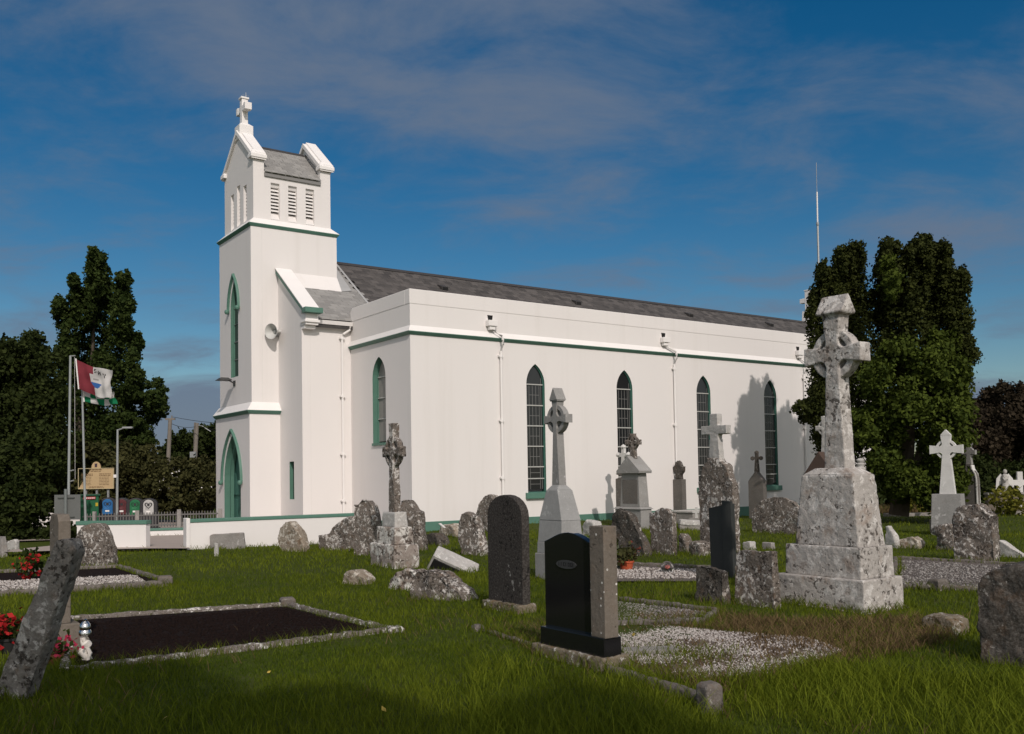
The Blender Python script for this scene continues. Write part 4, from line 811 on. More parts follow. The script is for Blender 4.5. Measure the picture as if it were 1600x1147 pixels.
# --- cross-topped headstone behind it
e = mono('headstone', 'dark headstone with curved shoulders and a small ringed cross, right of the white cross', 'gravestone', 1530, 826, Y=33)
T = lambda y: y
m = MB(); m.px([(0, -.1), (.62, -.1), (.62, 1.45), (.56, 1.62), (.44, 1.78), (.40, 1.95), (.22, 1.95), (.18, 1.78), (.06, 1.62), (0, 1.45)], 0, .14); m.obj('slab', GRANITE_D, e, bevel=.012)
m = MB(); 
pp = [(.0, .0), (.02, 1.42), (.06, 1.6), (.17, 1.77), (.19, 1.9)]
m.prism([(y - .004, z) for y, z in pp] + [(y + .035, z) for y, z in pp[::-1]], lambda a, b: (-.03, a, b), lambda a, b: (.165, a, b)); m.obj('edge_trim', WHITEST, e, fix=True)
celtic(e, GRANITE, .08, .31, 1.93, .10, .085, .24, .42, .08, .68, .06, .13, (.13, .18), (.11, .09, .13, 'y'))
# --- tall lichened cross with broad shoulders
e = mono('headstone', 'tall speckled headstone with shoulders topped by a plain Latin cross', 'gravestone', 1147, 866)
ol = [(0, -.1), (1.03, -.1), (1.03, 1.55), (.96, 1.64), (.86, 1.95), (.74, 2.05), (.70, 2.12), (.36, 2.12), (.32, 2.03), (.18, 1.94), (.08, 1.66), (0, 1.58)]
m = MB(); m.px(ol, 0, .20); o = m.obj('slab', L_ROUGH, e, fix=True); weather(o, .028, .022, 4, 3, .02)
celtic(e, L_PALE, .10, .53, 2.08, .17, .12, .37, .66, .10, 1.03, 0, .16, voxel=.02, amp=.008, seed=8)
# --- grey gabled monument and the darker one behind
e = mono('monument', 'grey gabled granite monument topped by a small Celtic cross, beside the second window', 'gravestone', 1002, 829)
blk(e, 'base', 0, .50, 0, 1.25, -.1, .66, GRANITE, .02, .02); blk(e, 'base_moulding', -.03, .53, -.03, 1.28, .66, .73, GRANITE, .05, .08); blk(e, 'die', .05, .46, .10, 1.02, .73, 1.80, GRANITE, .03, .07)
m = MB(); m.prism([(.02, 1.80), (1.08, 1.80), (1.10, 1.88), (.56, 2.36), (0, 1.88)], lambda a, b: (-.03, a, b), lambda a, b: (.52, a, b)); m.obj('gable_cap', GRANITE, e, bevel=.015)
m = MB(); m.box(.05, .06, .2, .9, .83, 1.6); m.obj('inscription_panel', GRANITE_D, e)
celtic(e, L_ROUGH, .25, .56, 2.28, .12, .10, .32, .52, .09, .80, .07, .15, (.17, .24), voxel=.02, amp=.01, seed=2)
e = mono('headstone', 'dark arch-topped headstone with a white budded cross, half hidden by the gabled monument', 'gravestone', 985, 822)
m = MB(); m.px([(0, -.1), (.72, -.1), (.72, 1.62)] + [(.36 + .36 * math.cos(math.pi * (1 - i / 8)), 1.62 + .40 * math.sin(math.pi * i / 8)) for i in range(1, 8)] + [(0, 1.62)], 0, .16); m.obj('slab', GRANITE_D, e, bevel=.015)
o = celtic(e, WHITEST, .08, .36, 1.98, .10, .07, .25, .47, .065, .72, 0, .10)
m = MB()
for y, z in ((.11, 2.45), (.61, 2.45), (.36, 2.72)): m.lathe([(0, -.1), (.08, -.05), (.1, 0), (.08, .05), (0, .1)], 8, (.08, y, z))
m.obj('cross_buds', WHITEST, e, smooth=True)['kind'] = 'stuff'
# --- narrow dark headstones by the wall
e = mono('headstone', 'narrow grey headstone with a broken cross head, beneath the second downpipe', 'gravestone', 1067, 812, Y=35.5)
blk(e, 'base', -.02, .34, -.05, .62, -.1, .25, GRANITE_D); blk(e, 'slab', .04, .26, .04, .52, .25, 1.55, GRANITE_D, .0, .01)
m = MB(); m.px([(.14, 1.55), (.42, 1.55), (.40, 1.72), (.52, 1.86), (.54, 2.02), (.44, 2.05), (.38, 2.2), (.30, 2.26), (.2, 2.2), (.12, 2.05), (.02, 2.03), (.04, 1.86), (.16, 1.72)], .06, .24); o = m.obj('cross_head', L_DARK, e, fix=True); weather(o, .025, .02, 5, 4)
e = mono('headstone', 'dark pointed headstone with a small budded iron cross, near the fourth window', 'gravestone', 1194, 815, Y=35.5)
m = MB(); m.px([(0, -.1), (.72, -.1), (.72, 1.42), (.62, 1.55), (.36, 1.82), (.10, 1.55), (0, 1.42)], 0, .20); m.obj('slab', GRANITE_D, e, bevel=.015)
celtic(e, L_DARK, .10, .36, 1.78, .10, .055, .20, .52, .05, .72, 0, .09)
m = MB()
for y, z in ((.16, 2.30), (.56, 2.30), (.36, 2.51)): m.lathe([(0, -.085), (.07, -.05), (.085, 0), (.07, .05), (0, .085)], 8, (.10, y, z))
m.obj('cross_buds', L_DARK, e, smooth=True)['kind'] = 'stuff'
# --- black arched headstone
e = mono('headstone', 'blackened arch-topped headstone on a mossy stone base', 'gravestone', 810, 968)
t_, wv, k = dims(at(810, 968), YAW, 62, 36); b_h = .17
blk(e, 'base', 0, .30, 0, .86, -.1, b_h, MOSSY, .01, .01, wth=.02, amp=.012, seed=6, sc=6)
hh = 1.30; y0, y1 = .02, .80; yc = (y0 + y1) / 2; rr = (y1 - y0) / 2
m = MB(); m.px([(y0, b_h - .02), (y1, b_h - .02), (y1, hh - .02)] + [(yc + rr * math.cos(math.pi * (i / 12)), hh - .02 + .27 * math.sin(math.pi * (i / 12))) for i in range(1, 12)] + [(y0, hh - .02)], .09, .21); m.obj('slab', BLACKST, e, bevel=.012)
# --- polished black headstone with its concrete pillar
e = mono('headstone', 'polished black headstone with a curved top and a brown concrete pillar at its side', 'gravestone', 939, 1052, rz_=YAW)
blk(e, 'base', 0, .36, -.02, 1.08, -.1, .13, MOSSY, .01, .01, wth=.018, amp=.010, seed=3, sc=7); blk(e, 'plinth', .06, .27, .02, .98, .12, .30, POLISH, .0, .0, bevel=.006)
bx = [(.22, .295), (.97, .295), (.97, 1.14)] + [(.97 - .75 * i / 10, 1.14 + .10 * math.sin(math.pi * (i / 10)) ** 1.2 + .0) for i in range(1, 10)] + [(.22, 1.16)]
m = MB(); m.px(bx, .12, .20); bs = m.obj('slab', POLISH, e, bevel=.006)
m = MB(); m.px([(.62 + .155 * math.cos(a) * 1.0, .93 + .042 * math.sin(a)) for a in [2 * math.pi * i / 16 for i in range(16)]], .112, .1195); pl_ = m.obj('name_plate', plain('plate_grey', (.05, .05, .05), .5, .15, 9), bs)
for q, sh in enumerate(("I", "I", "E", "I", "O", "D", "I")):                       # worn lettering, only its strokes can be made out
    y = .73 - q * .036; m = MB(); m.box(.1105, .1118, y - .006, y + .004, .912, .95)
    if sh in 'EDO': m.box(.1104, .1117, y - .022, y - .006, .942, .95); m.box(.1104, .1117, y - .022, y - .006, .912, .92)
    if sh in 'DO': m.box(.1103, .1116, y - .026, y - .02, .916, .946)
    m.obj('letter', DARK, pl_)
blk(e, 'pillar', .06, .222, .0, .20, .30, 1.32, CONC, 0, 0, bevel=.008)
# --- brown headstone at the far left, edge on
e = mono('headstone', 'plain brown headstone with chamfered top, behind the leaning slab at left', 'gravestone', 86, 1028)
blk(e, 'base', -.04, .24, -.06, .60, -.1, .34, CONC, .01, .01)
m = MB(); m.px([(0, .34), (.50, .34), (.50, 1.40), (.42, 1.47), (.08, 1.47), (0, 1.40)], .03, .15); m.obj('slab', CONC, e, bevel=.012)
# --- leaning slate
e = mono('headstone', 'leaning dark slate headstone with a stepped top, left of the big cross', 'gravestone', 1150, 905)
m = MB(); m.px([(0, -.2), (.5, -.2), (.5, 1.22), (.25, 1.25), (.0, 1.27)], 0, .05); m.obj('slab', SLATEST, e, bevel=.006); m = MB(); m.px([(.0, -.2), (.19, -.2), (.18, 1.33), (.0, 1.30)], -.06, -.002); m.obj('facing_slab', SLATEST, e, bevel=.006)
e.rotation_euler = (R(-4), R(4), YAW + .12)
# --- worn stones
rough('leaning_slab', 'long lichened slab leaning over to the right in the left foreground', 'gravestone', 30, 1104, [(-16, 1104), (36, 1104), (36, 1030), (32, 960), (34, 905), (29, 840), (16, 828), (-3, 838), (-6, 910), (-12, 1000)], L_SLAB, .17, .016, .013, rz_=1.45, seed=4, amp2=.02, sink=.3).rotation_euler = (R(23.5), R(-4), 1.40)
rough('headstone', 'rounded lichen-speckled headstone before the white wall at left', 'gravestone', 176, 887, [(112, 887), (113, 862), (120, 838), (130, 825), (142, 820), (154, 821), (165, 832), (173, 855), (177, 887)], L_ROUGH, .22, .028, .02, rz_=1.25, seed=5)
rough('field_stone', 'pointed tan field stone standing before the low wall', 'stone', 470, 863, [(433, 842), (437, 826), (446, 816), (452, 815), (457, 821), (468, 836), (474, 853), (475, 862), (442, 863), (435, 855)], L_TAN, .25, .02, .018, rz_=1.0, seed=6, amp2=.03)
rough('fallen_slab', 'grey rectangular slab leaning against the low white wall', 'stone', 384, 859, [(327, 859), (327, 838), (330, 835), (380, 832), (384, 859)], CONCG, .12, .025, .006, rz_=1.30, seed=7, amp2=0, sink=.05)
rough('headstone', 'arched rough headstone with a low step, left of the tall rough one', 'gravestone', 556, 861, [(497, 858), (496, 838), (512, 836), (521, 824), (534, 812), (548, 809), (556, 815), (557, 861)], L_ROUGH, .25, .03, .03, rz_=1.05, seed=8)
rough('headstone', 'tall rough headstone with a notched top beside the blotched steps', 'gravestone', 588, 871, [(551, 871), (552, 786), (556, 790), (563, 780), (575, 780), (583, 790), (587, 812), (590, 871)], L_ROUGH, .25, .028, .025, rz_=1.1, seed=9)
rough('headstone', 'broken rough headstone behind the blotched steps', 'gravestone', 659, 862, [(622, 862), (624, 781), (640, 779), (646, 790), (648, 797), (655, 800), (660, 862)], L_ROUGH, .3, .028, .025, rz_=1.1, seed=10)
rough('headstone', 'tilted rough headstone between the tipped block and the black arched one', 'gravestone', 750, 868, [(722, 868), (716, 842), (717, 822), (722, 805), (732, 802), (739, 808), (744, 806), (749, 830), (753, 862), (752, 868)], L_PALE if 0 else L_ROUGH, .2, .024, .018, rz_=.95, seed=11)
rough('headstone', 'rounded triangular lichen stone standing against the church wall', 'gravestone', 777, 827, [(739, 827), (741, 808), (748, 788), (757, 775), (766, 772), (774, 785), (779, 806), (780, 827)], L_ROUGH, .3, .035, .02, rz_=YAW, Y=28.9, seed=12, amp2=.03)
rough('headstone', 'dark mossy headstone leaning to the left, behind the potted plant', 'gravestone', 1005, 868, [(972, 868), (962, 845), (953, 828), (956, 808), (968, 797), (982, 802), (992, 820), (1003, 845), (1009, 868)], L_DARK, .28, .026, .03, seed=13)
rough('headstone', 'speckled headstone with round head and small shoulders, right of the leaning dark one', 'gravestone', 1050, 867, [(1016, 867), (1015, 803), (1022, 802), (1025, 798), (1034, 794), (1043, 796), (1047, 802), (1052, 802), (1052, 867)], L_ROUGH, .16, .022, .014, seed=14, amp2=.02)
rough('headstone', 'broad low arched headstone of pitted stone, left of the big cross', 'gravestone', 1249, 836, [(1170, 836), (1172, 800), (1184, 787), (1202, 778), (1222, 776), (1240, 784), (1250, 796), (1252, 836)], L_ROUGH, .25, .035, .03, seed=15)
rough('headstone', 'short mossy block headstone with a sloping top, before the leaning slate', 'gravestone', 1128, 948, [(1085, 948), (1086, 890), (1096, 886), (1120, 890), (1130, 893), (1129, 948)], L_DARK, .18, .022, .018, seed=16, amp2=.03)
rough('headstone', 'square lichened block headstone touching the big cross base', 'gravestone', 1210, 954, [(1144, 954), (1147, 868), (1158, 862), (1180, 864), (1209, 861), (1211, 954)], L_ROUGH, .16, .022, .012, seed=17, amp2=.02)
rough('headstone', 'large craggy headstone at right, in front of the white cross', 'gravestone', 1550, 880, [(1489, 880), (1488, 812), (1494, 797), (1506, 794), (1518, 791), (1530, 789), (1538, 797), (1546, 803), (1553, 806), (1556, 880)], L_ROUGH, .35, .028, .035, seed=18, rz_=YAW + .1)
rough('boulder', 'massive dark stone cut off by the right edge of the view', 'stone', 1640, 1046, [(1530, 1046), (1524, 985), (1525, 930), (1534, 908), (1555, 896), (1585, 889), (1625, 893), (1650, 910), (1650, 1046)], L_DARK, .6, .025, .04, seed=19, amp2=.05, rz_=YAW + .15)
rough('stone', 'small lichened stone peeping out behind the concrete pillar', 'stone', 930, 840, [(908, 840), (912, 822), (918, 815), (926, 816), (930, 826), (932, 840)], L_PALE, .3, .03, .03, seed=20)
rough('stone', 'small sloping lichened rock right of the speckled round-headed stone', 'stone', 1078, 862, [(1058, 862), (1060, 838), (1065, 834), (1070, 842), (1077, 858), (1078, 862)], L_ROUGH, .25, .025, .025, seed=21)
rough('stone', 'low rock at the foot of the tall cross-topped headstone', 'stone', 1096, 868, [(1072, 868), (1078, 852), (1086, 847), (1096, 852), (1097, 868)], L_ROUGH, .3, .025, .03, seed=22)
rough('stone', 'white-tipped little block behind the leaning slate', 'stone', 1174, 858, [(1160, 858), (1161, 849), (1172, 846), (1175, 858)], L_PALE, .2, .02, .01, seed=23)
rough('stone', 'small square stone lying on the lawn left of the big pedestal', 'stone', 1206, 857, [(1190, 857), (1190, 848), (1205, 848), (1206, 857)], CONCG, .15, .02, .006, seed=24, amp2=0)
rough('fallen_stone', 'mossy log-like stone lying on the grass right of the big cross', 'stone', 1436, 857, [(1401, 857), (1403, 846), (1415, 843), (1424, 839), (1434, 845), (1437, 857)], L_TAN, .3, .025, .03, seed=25)
rough('fallen_stone', 'pale slab tipped against the back of the big cross base', 'stone', 1402, 856, [(1382, 856), (1384, 824), (1388, 822), (1398, 838), (1403, 852), (1402, 856)], L_PALE, .14, .025, .01, seed=26)
rough('stone', 'square dark-faced block left of the craggy headstone', 'stone', 1466, 832, [(1453, 832), (1452, 812), (1462, 811), (1467, 832)], CONC, .35, .025, .008, seed=27, amp2=.01)
rough('stone', 'lichened rock with a hollow, against the craggy headstone', 'stone', 1492, 860, [(1462, 860), (1464, 838), (1454, 832), (1464, 826), (1476, 820), (1488, 822), (1494, 860)], L_ROUGH, .3, .025, .05, seed=28)
rough('fallen_slab', 'long narrow slab sloping to the ground at the right edge', 'stone', 1600, 872, [(1556, 870), (1557, 846), (1563, 846), (1582, 858), (1598, 866), (1600, 872)], L_PALE, .22, .025, .01, seed=29)
rough('stone', 'brown-topped low stone in the grass beside the massive dark stone', 'stone', 1496, 990, [(1441, 990), (1442, 972), (1452, 967), (1480, 968), (1494, 975), (1497, 990)], MOSSY, .25, .022, .02, seed=30)
rough('stone', 'little roof-shaped stone alone on the lawn', 'stone', 571, 912, [(533, 913), (537, 900), (542, 895), (552, 894), (562, 899), (573, 906), (571, 913)], L_TAN, .3, .02, .02, seed=31, rz_=1.1)
rough('boulder', 'long lichened boulder sloping to the right, in the middle of the lawn', 'stone', 728, 944, [(638, 938), (638, 905), (648, 896), (664, 893), (682, 900), (700, 914), (718, 928), (730, 938), (728, 945)], L_ROUGH, .35, .022, .04, seed=32, rz_=.95)
rough('boulder', 'smaller rounded boulder behind the long sloping one', 'stone', 650, 922, [(598, 920), (606, 908), (618, 896), (632, 890), (644, 893), (651, 906), (650, 922)], L_BASE, .4, .025, .04, seed=33, rz_=.95)
rough('stone', 'tan hummock stone against the green plinth', 'stone', 712, 831, [(684, 831), (690, 823), (700, 820), (708, 824), (714, 831)], L_TAN, .5, .035, .02, seed=34, Y=27.6)
rough('stone', 'dark flat stone beside the tipped block', 'stone', 690, 856, [(661, 862), (663, 838), (678, 834), (684, 842), (690, 862)], L_DARK, .3, .028, .03, seed=35)
rough('stone', 'white flat stone lying in the grass left of the black arched headstone', 'stone', 768, 851, [(756, 851), (757, 845), (767, 845), (768, 851)], L_PALE, .2, .02, .01, seed=36)
rough('stone', 'whitish stake-like stone in front of the leaning grey slab', 'stone', 341, 871, [(333, 871), (335, 848), (339, 849), (341, 871)], L_PALE, .06, .015, .004, seed=37, rz_=1.2, amp2=0)
rough('stone', 'pale stone post at the very left edge of the lawn', 'stone', 4, 868, [(-10, 868), (-9, 838), (2, 837), (4, 868)], CONCG, .15, .02, .008, seed=38, rz_=1.0)
rough('stone', 'small white-edged tilted stone under the dark trees at left', 'stone', 24, 860, [(6, 860), (8, 850), (16, 845), (22, 843), (25, 846), (24, 860)], L_PALE, .12, .02, .01, seed=39, rz_=1.1)
rough('stick', 'pale broken stone bar poking up beside the plinth', 'stone', 694, 828, [(683, 819), (686, 818), (695, 826), (693, 829)], WHITEST, .08, .02, .003, seed=40, Y=27.3, amp2=0, sink=-.05)
# tipped block: an overturned pedestal, its dark underside towards us
p = at(682, 893); o = empty('fallen_block', (p.x, p.y, .10), 0, 'tipped pale block with its dark underside showing, left of the black arched headstone', 'stone')
m = MB(); m.box(0, .94, 0, .52, 0, .44, 0, .03, .03); q = m.obj('block', L_PALE, o, fix=True); weather(q, .022, .006, 5, 41); m = MB(); m.box(.04, .90, .05, .47, -.03, .0); m.obj('underside', DARK, o)
o.rotation_euler = (R(-58), R(26), R(6)); o.location = (p.x - .06, p.y, .30)
# --- monuments partly hidden by the big cross
e = mono('monument', 'dark gabled monument with a pale cross, hidden behind the shaft of the big cross', 'gravestone', 1300, 812, Y=31)
blk(e, 'die', 0, .6, 0, .80, -.1, 1.62, GRANITE_D); m = MB(); m.prism([(-.14, 1.62), (.94, 1.62), (.94, 1.74), (.40, 2.42), (-.14, 1.74)], lambda a, b: (-.1, a, b), lambda a, b: (.7, a, b)); m.obj('gable_roof', plain('brown_slab_roof', (.075, .05, .04), .8, .2), e, bevel=.015)
celtic(e, L_PALE, .3, .40, 2.36, .13, .10, .34, .85, .09, 1.25, .07, .15, (.18, .25), voxel=.022, amp=.01, seed=3)
e = mono('monument', 'pale scrolled headstone with a turned finial, showing right of the big cross shaft', 'gravestone', 1366, 806, Y=30)
m = MB(); m.px([(0, -.1), (1.0, -.1), (1.0, 1.3), (.9, 1.55), (.72, 1.72), (.62, 1.80), (.38, 1.80), (.28, 1.72), (.10, 1.55), (0, 1.3)], 0, .18); m.obj('slab', L_PALE, e, bevel=.012); m = MB(); m.lathe([(.17, 1.79), (.17, 1.86), (.12, 1.9), (.14, 1.98), (.1, 2.02), (.13, 2.1), (.08, 2.16), (0, 2.18)], 10, (.09, .5, 0)); m.obj('finial', L_PALE, e, smooth=True)
# --- far right group
e = mono('cross', 'plain white Latin cross at the far right edge, under the copper tree', 'gravestone', 1600, 800, rz_=1.45, Y=38)
celtic(e, WHITEST, .06, .1, .0, .10, .10, .42, 1.18, .11, 1.62, 0, .13)
e = mono('statue', 'little pale angel statue on the dark wall at far right', 'statue', 1572, 786, rz_=1.4, Y=37); e.location.z = .78
m = MB(); m.lathe([(.16, 0), (.17, .05), (.12, .1), (.15, .2), (.12, .4), (.10, .55), (.13, .66), (.10, .74), (.04, .77)], 12); m.obj('robe', L_PALE, e, smooth=True); m = MB(); m.lathe([(0, -.09), (.06, -.06), (.075, 0), (.06, .06), (0, .09)], 10, (0, 0, .86)); m.obj('head', L_PALE, e, smooth=True)
for s_ in (-1, 1): m = MB(); m.px([(s_ * .05, .62), (s_ * .14, .78), (s_ * .30, .58), (s_ * .34, .15), (s_ * .24, .3), (s_ * .1, .4)], .06, .10); m.obj('wing', WHITEST, e, fix=True)
m = MB(); m.tube([(-.08, .1, .6), (-.2, .06, .5), (-.22, -.02, .56)], .035, 6); m.obj('arm', L_PALE, e, smooth=True)
e = mono('grave_wall', 'low dark wall behind the yellow-green shrub at far right', 'wall', 1545, 800, rz_=0, Y=37.5); m = MB(); m.box(0, 3.2, 0, .3, -.2, .72); m.obj('wall_face', CONC, e, bevel=.02); m = MB(); m.box(-.03, 3.2, -.03, .33, .72, .80); m.obj('coping', CONCG, e, bevel=.012)
e = mono('stone_trough', 'long white stone trough before the low dark wall at far right', 'trough', 1570, 806, rz_=0, Y=36)
m = MB(); m.box(0, 1.5, 0, .35, .28, .48); m.box(.05, .25, .05, .3, -.1, .28); m.box(1.2, 1.4, .05, .3, -.1, .28); m.obj('body', L_PALE, e, fix=True); 
# lying slab and small items beside the wall
e = mono('grave_slab', 'long pale slab lying on a low grey kerb, left of the tall cross-topped headstone', 'gravestone', 1062, 832, rz_=-.1, Y=29); m = MB(); m.box(0, 1.0, 0, .6, 0, .20); m.obj('base', CONCG, e, bevel=.02); m = MB(); m.box(-.03, 1.0, -.03, .62, .20, .36, 0, .04, .02); o = m.obj('slab', L_PALE, e, fix=True); weather(o, .03, .01, 4, 3); o.rotation_euler = (0, R(5), 0)
e = mono('grave_kerb', 'long grey kerb tomb in the grass under the third window', 'gravestone', 1050, 822, rz_=YAW, Y=33); m = MB(); m.box(0, 1.9, -1.0, .1, -.1, .42); m.obj('tomb', CONCG, e, bevel=.02); m = MB(); m.box(-.03, 1.93, -1.03, .13, .42, .48); m.obj('top_slab', L_PALE, e, bevel=.012)
e = mono('cross', 'tiny white cross on a grey block beside the third window', 'gravestone', 1090, 820, rz_=1.0, Y=31.5); m = MB(); m.box(0, .25, -.15, .3, 0, .28); m.obj('block', CONCG, e, bevel=.012); celtic(e, WHITEST, .12, .08, .28, .035, .035, .13, .2, .035, .36, 0, .06)
# ------------------------------------------------------------------ grave plots
def plot(name, label, corners, kw, kh, kmat, fill, fillmat, fz=.05, sides=(0, 1, 2, 3), seed=0, wth=True, area=None):
    c = [Vector((p[0], p[1], 0)) for p in corners]; ctr = sum(c, Vector()) / len(c); e = empty(name, ctr, 0, label, 'grave plot'); n = len(c)
    for i in sides:
        a, b = c[i], c[(i + 1) % n]; d = b - a; L = d.length; m = MB(); m.box(0, L, -kw / 2, kw / 2, -.1, kh, 0, 0, .008); o = m.obj('kerb_stone', kmat, e, a - ctr, (0, 0, math.atan2(d.y, d.x)), fix=True)
        if wth: weather(o, .028, .014, 7, seed + i)
    q = [Vector((p[0], p[1], 0)) for p in area] if area else c
    m = MB(); m.add([tuple(p - ctr + Vector((0, 0, fz))) for p in q], [tuple(range(len(q)))]); m.obj(fill, fillmat, e); EXCL.append([(p.x, p.y) for p in q]); return e
def post(e, px, py, w_, h, mat, rz_=.4, seed=0):
    p = at(px, py) - Vector(e.location); m = MB(); m.box(-w_ / 2, w_ / 2, -w_ / 2, w_ / 2, -.1, h - .03, 0); m.box(-w_ / 2, w_ / 2, -w_ / 2, w_ / 2, h - .03, h, 0, .025, .025); o = m.obj('corner_post', mat, e, p, (0, 0, rz_), fix=True); weather(o, .011, .004, 9, seed); return o
E1 = plot('grave_plot', 'dark bare soil grave plot with white-lichened kerbs on the left', [at(100, 1056), at(611, 991), at(449, 950), at(106, 973)], .11, .085, KERBW, 'soil', SOIL, .035)
post(E1, 449, 950, .20, .15, KERBG, seed=3); post(E1, 617, 992, .19, .10, KERBW, seed=4)
PB = RNG.uniform(0, 1, (900, 2)); cc_ = [np.array(p.xy) for p in (at(118, 1046), at(590, 990), at(446, 955), at(120, 978))]
q = (cc_[0] * (1 - PB[:, :1]) + cc_[1] * PB[:, :1]) * (1 - PB[:, 1:]) + (cc_[3] * (1 - PB[:, :1]) + cc_[2] * PB[:, :1]) * PB[:, 1:]
pebbles('soil_clods', [tuple(p) for p in cc_], .035, 450, .028, SOIL, E1)
E2 = plot('grave_plot', 'gravel and soil grave plot in front of the rounded headstone at left', [at(-70, 936), at(268, 914), at(186, 889), at(-60, 900)], .12, .09, KERBG, 'soil', SOIL, .03)
gpoly = [tuple(at(*p).xy) for p in ((-60, 932), (228, 913), (212, 902), (-60, 914))]; pebbles('gravel', gpoly, .045, 500, .022, PEBBLE, E2)
m = MB(); m.add([(x - E2.location.x, y - E2.location.y, .04) for x, y in gpoly], [(0, 1, 2, 3)]); m.obj('gravel_bed', GRAVBED, E2); post(E2, 258, 914, .24, .16, KERBG, seed=5)
E3 = plot('grave_plot', 'small grey gravel grave plot right of the concrete pillar', [at(900, 985), at(1100, 978), at(1120, 962), at(962, 942)], .10, .10, KERBG, 'gravel_bed', GRAVBED, .045)
pebbles('gravel', [tuple(at(*p).xy) for p in ((905, 984), (1098, 977), (1115, 963), (964, 945))], .05, 1300, .013, PEBBLED, E3)
gp4 = [tuple(at(*p).xy) for p in ((870, 1005), (950, 1042), (1060, 1066), (1200, 1060), (1320, 1022), (1260, 1000), (1120, 990), (1010, 978), (930, 985))]
E4 = plot('grave_plot', 'neglected pale gravel plot with brown moss in the right foreground', [at(752, 990), at(1105, 1098), at(1420, 1010), at(985, 968)], .10, .07, KERBG, 'gravel_bed', PLOTBED, .025, sides=(0,), area=gp4)
def patchy(P): return np.array([mn.fractal(Vector((p[0] * 1.3 + 5, p[1] * 1.3, 0)), .8, 2, 6) for p in P]) + RNG.uniform(-.40, .40, len(P)) > -.16
gp4 = [tuple(at(*p).xy) for p in ((870, 1005), (950, 1042), (1060, 1066), (1200, 1060), (1320, 1022), (1260, 1000), (1120, 990), (1010, 978), (930, 985))]
pebbles('gravel', gp4, .035, 2600, .0115, PEBBLE, E4, keep=patchy)
post(E4, 747, 992, .13, .12, KERBG, seed=6); post(E4, 1109, 1107, .15, .20, KERBG, seed=7)
m = MB(); pa = at(975, 1030) - Vector(E4.location); m.box(0, .55, 0, .22, .03, .075); o = m.obj('flat_slab', CONCG, E4, pa, (0, 0, .12), bevel=.01)
E5 = plot('grave_plot', 'grey gravel grave plot with long dark kerbs right of the big cross', [at(1395, 921), at(1700, 930), at(1700, 893), at(1400, 876)], .12, .09, KERBG, 'gravel_bed', GRAVBED, .05)
pebbles('gravel', [tuple(at(*p).xy) for p in ((1398, 920), (1640, 926), (1640, 893), (1402, 880))], .055, 350, .02, PEBBLED, E5); post(E5, 1466, 923, .20, .18, KERBG, seed=8)
E6 = plot('grave_plot', 'pinkish gravel grave plot with a flower pot and glass globe', [at(900, 912), at(1120, 912), at(1112, 892), at(940, 884)], .10, .10, KERBG, 'gravel_bed', GRAVBED, .04, sides=(1, 2))
pebbles('gravel', [tuple(at(*p).xy) for p in ((960, 908), (1110, 908), (1108, 894), (960, 889))], .045, 500, .022, PEBBLE, E6)
e = mono('kerb', 'long pale green kerb strip along the path at right', 'kerb', 1385, 826, rz_=-.02, Y=36); m = MB(); m.box(0, 12, 0, .3, -.1, .12); m.obj('kerb_stone', CONCG, e, bevel=.02)
# ------------------------------------------------------------------ ornaments
def pot_plant(label, px, py, Y, r, h, n, fl, colr, leafmat=None, pot=True, cat='plant', name='potted_plant', potc=(.30, .06, .03), size=.05):
    p = at(px, py) if Y is None else atY(px, py, Y); p.z = max(0, p.z if Y else 0); e = empty(name, p, 0, label, cat)
    z0 = 0
    if pot: m = MB(); m.lathe([(0, 0), (r * .42, 0), (r * .58, h * .38), (r * .64, h * .38), (r * .64, h * .45), (r * .56, h * .45), (r * .5, h * .36), (0, h * .36)], 14); m.obj('pot', plain('terracotta', potc, .7, .15), e, smooth=True); z0 = h * .40
    P, O, T = blob_points([((0, 0, z0 + (h - z0) * .5), (r, r, (h - z0) * .55))], n / (3 * r * max(r, h - z0)), shell=.2); k = P[:, 2] > .01
    link('foliage', leaf_mesh('foliage', P[k], size, leafmat or LEAF_G, T[k], .3, O[k]), e)
    if fl:
        P, O, T = blob_points([((0, 0, z0 + (h - z0) * .58), (r * 1.05, r * 1.05, (h - z0) * .56))], fl / (3 * r * max(r, h - z0)), shell=.75); link('blossoms', leaf_mesh('blossoms', P, size * .8, colr, T, .4, O * 1.5), e)
    return e
RED = tinted('red_petals', (.22, .008, .01), (.46, .03, .03), .2); PINK = tinted('pink_petals', (.28, .015, .05), (.50, .05, .10), .2)
pot_plant('bushy plant covered in red flowers left of the brown headstone', 52, 908, None, .24, .52, 260, 170, RED, LEAF_M, pot=False, name='flowering_plant', size=.055)
pot_plant('red flowering plant in a dark pot at the left edge', 14, 1020, None, .22, .36, 240, 190, RED, LEAF_D, name='potted_plant', potc=(.02, .02, .02), size=.04)
pot_plant('pot of pink flowers at the foot of the brown headstone', 86, 1042, None, .125, .27, 160, 150, PINK, LEAF_M, name='potted_plant', potc=(.22, .08, .04), size=.032)
pot_plant('wiry reddish plant in an orange plastic pot on the gravel plot', 979, 893, None, .23, .44, 260, 60, tinted('rust_leaves', (.09, .02, .015), (.22, .07, .05), .2), LEAF_H, potc=(.42, .085, .035), size=.045)
pot_plant('grey-green tuft of foliage beside the orange pot', 958, 892, None, .16, .26, 200, 0, None, tinted('silver_leaves', (.09, .11, .06), (.26, .28, .2), .2), pot=False, name='small_plant', size=.04)
pot_plant('yellow-green shrub on the path edge right of the big cross', 1432, 829, 37, .62, 1.15, 700, 0, None, LEAF_G, pot=False, name='shrub', cat='shrub', size=.09)
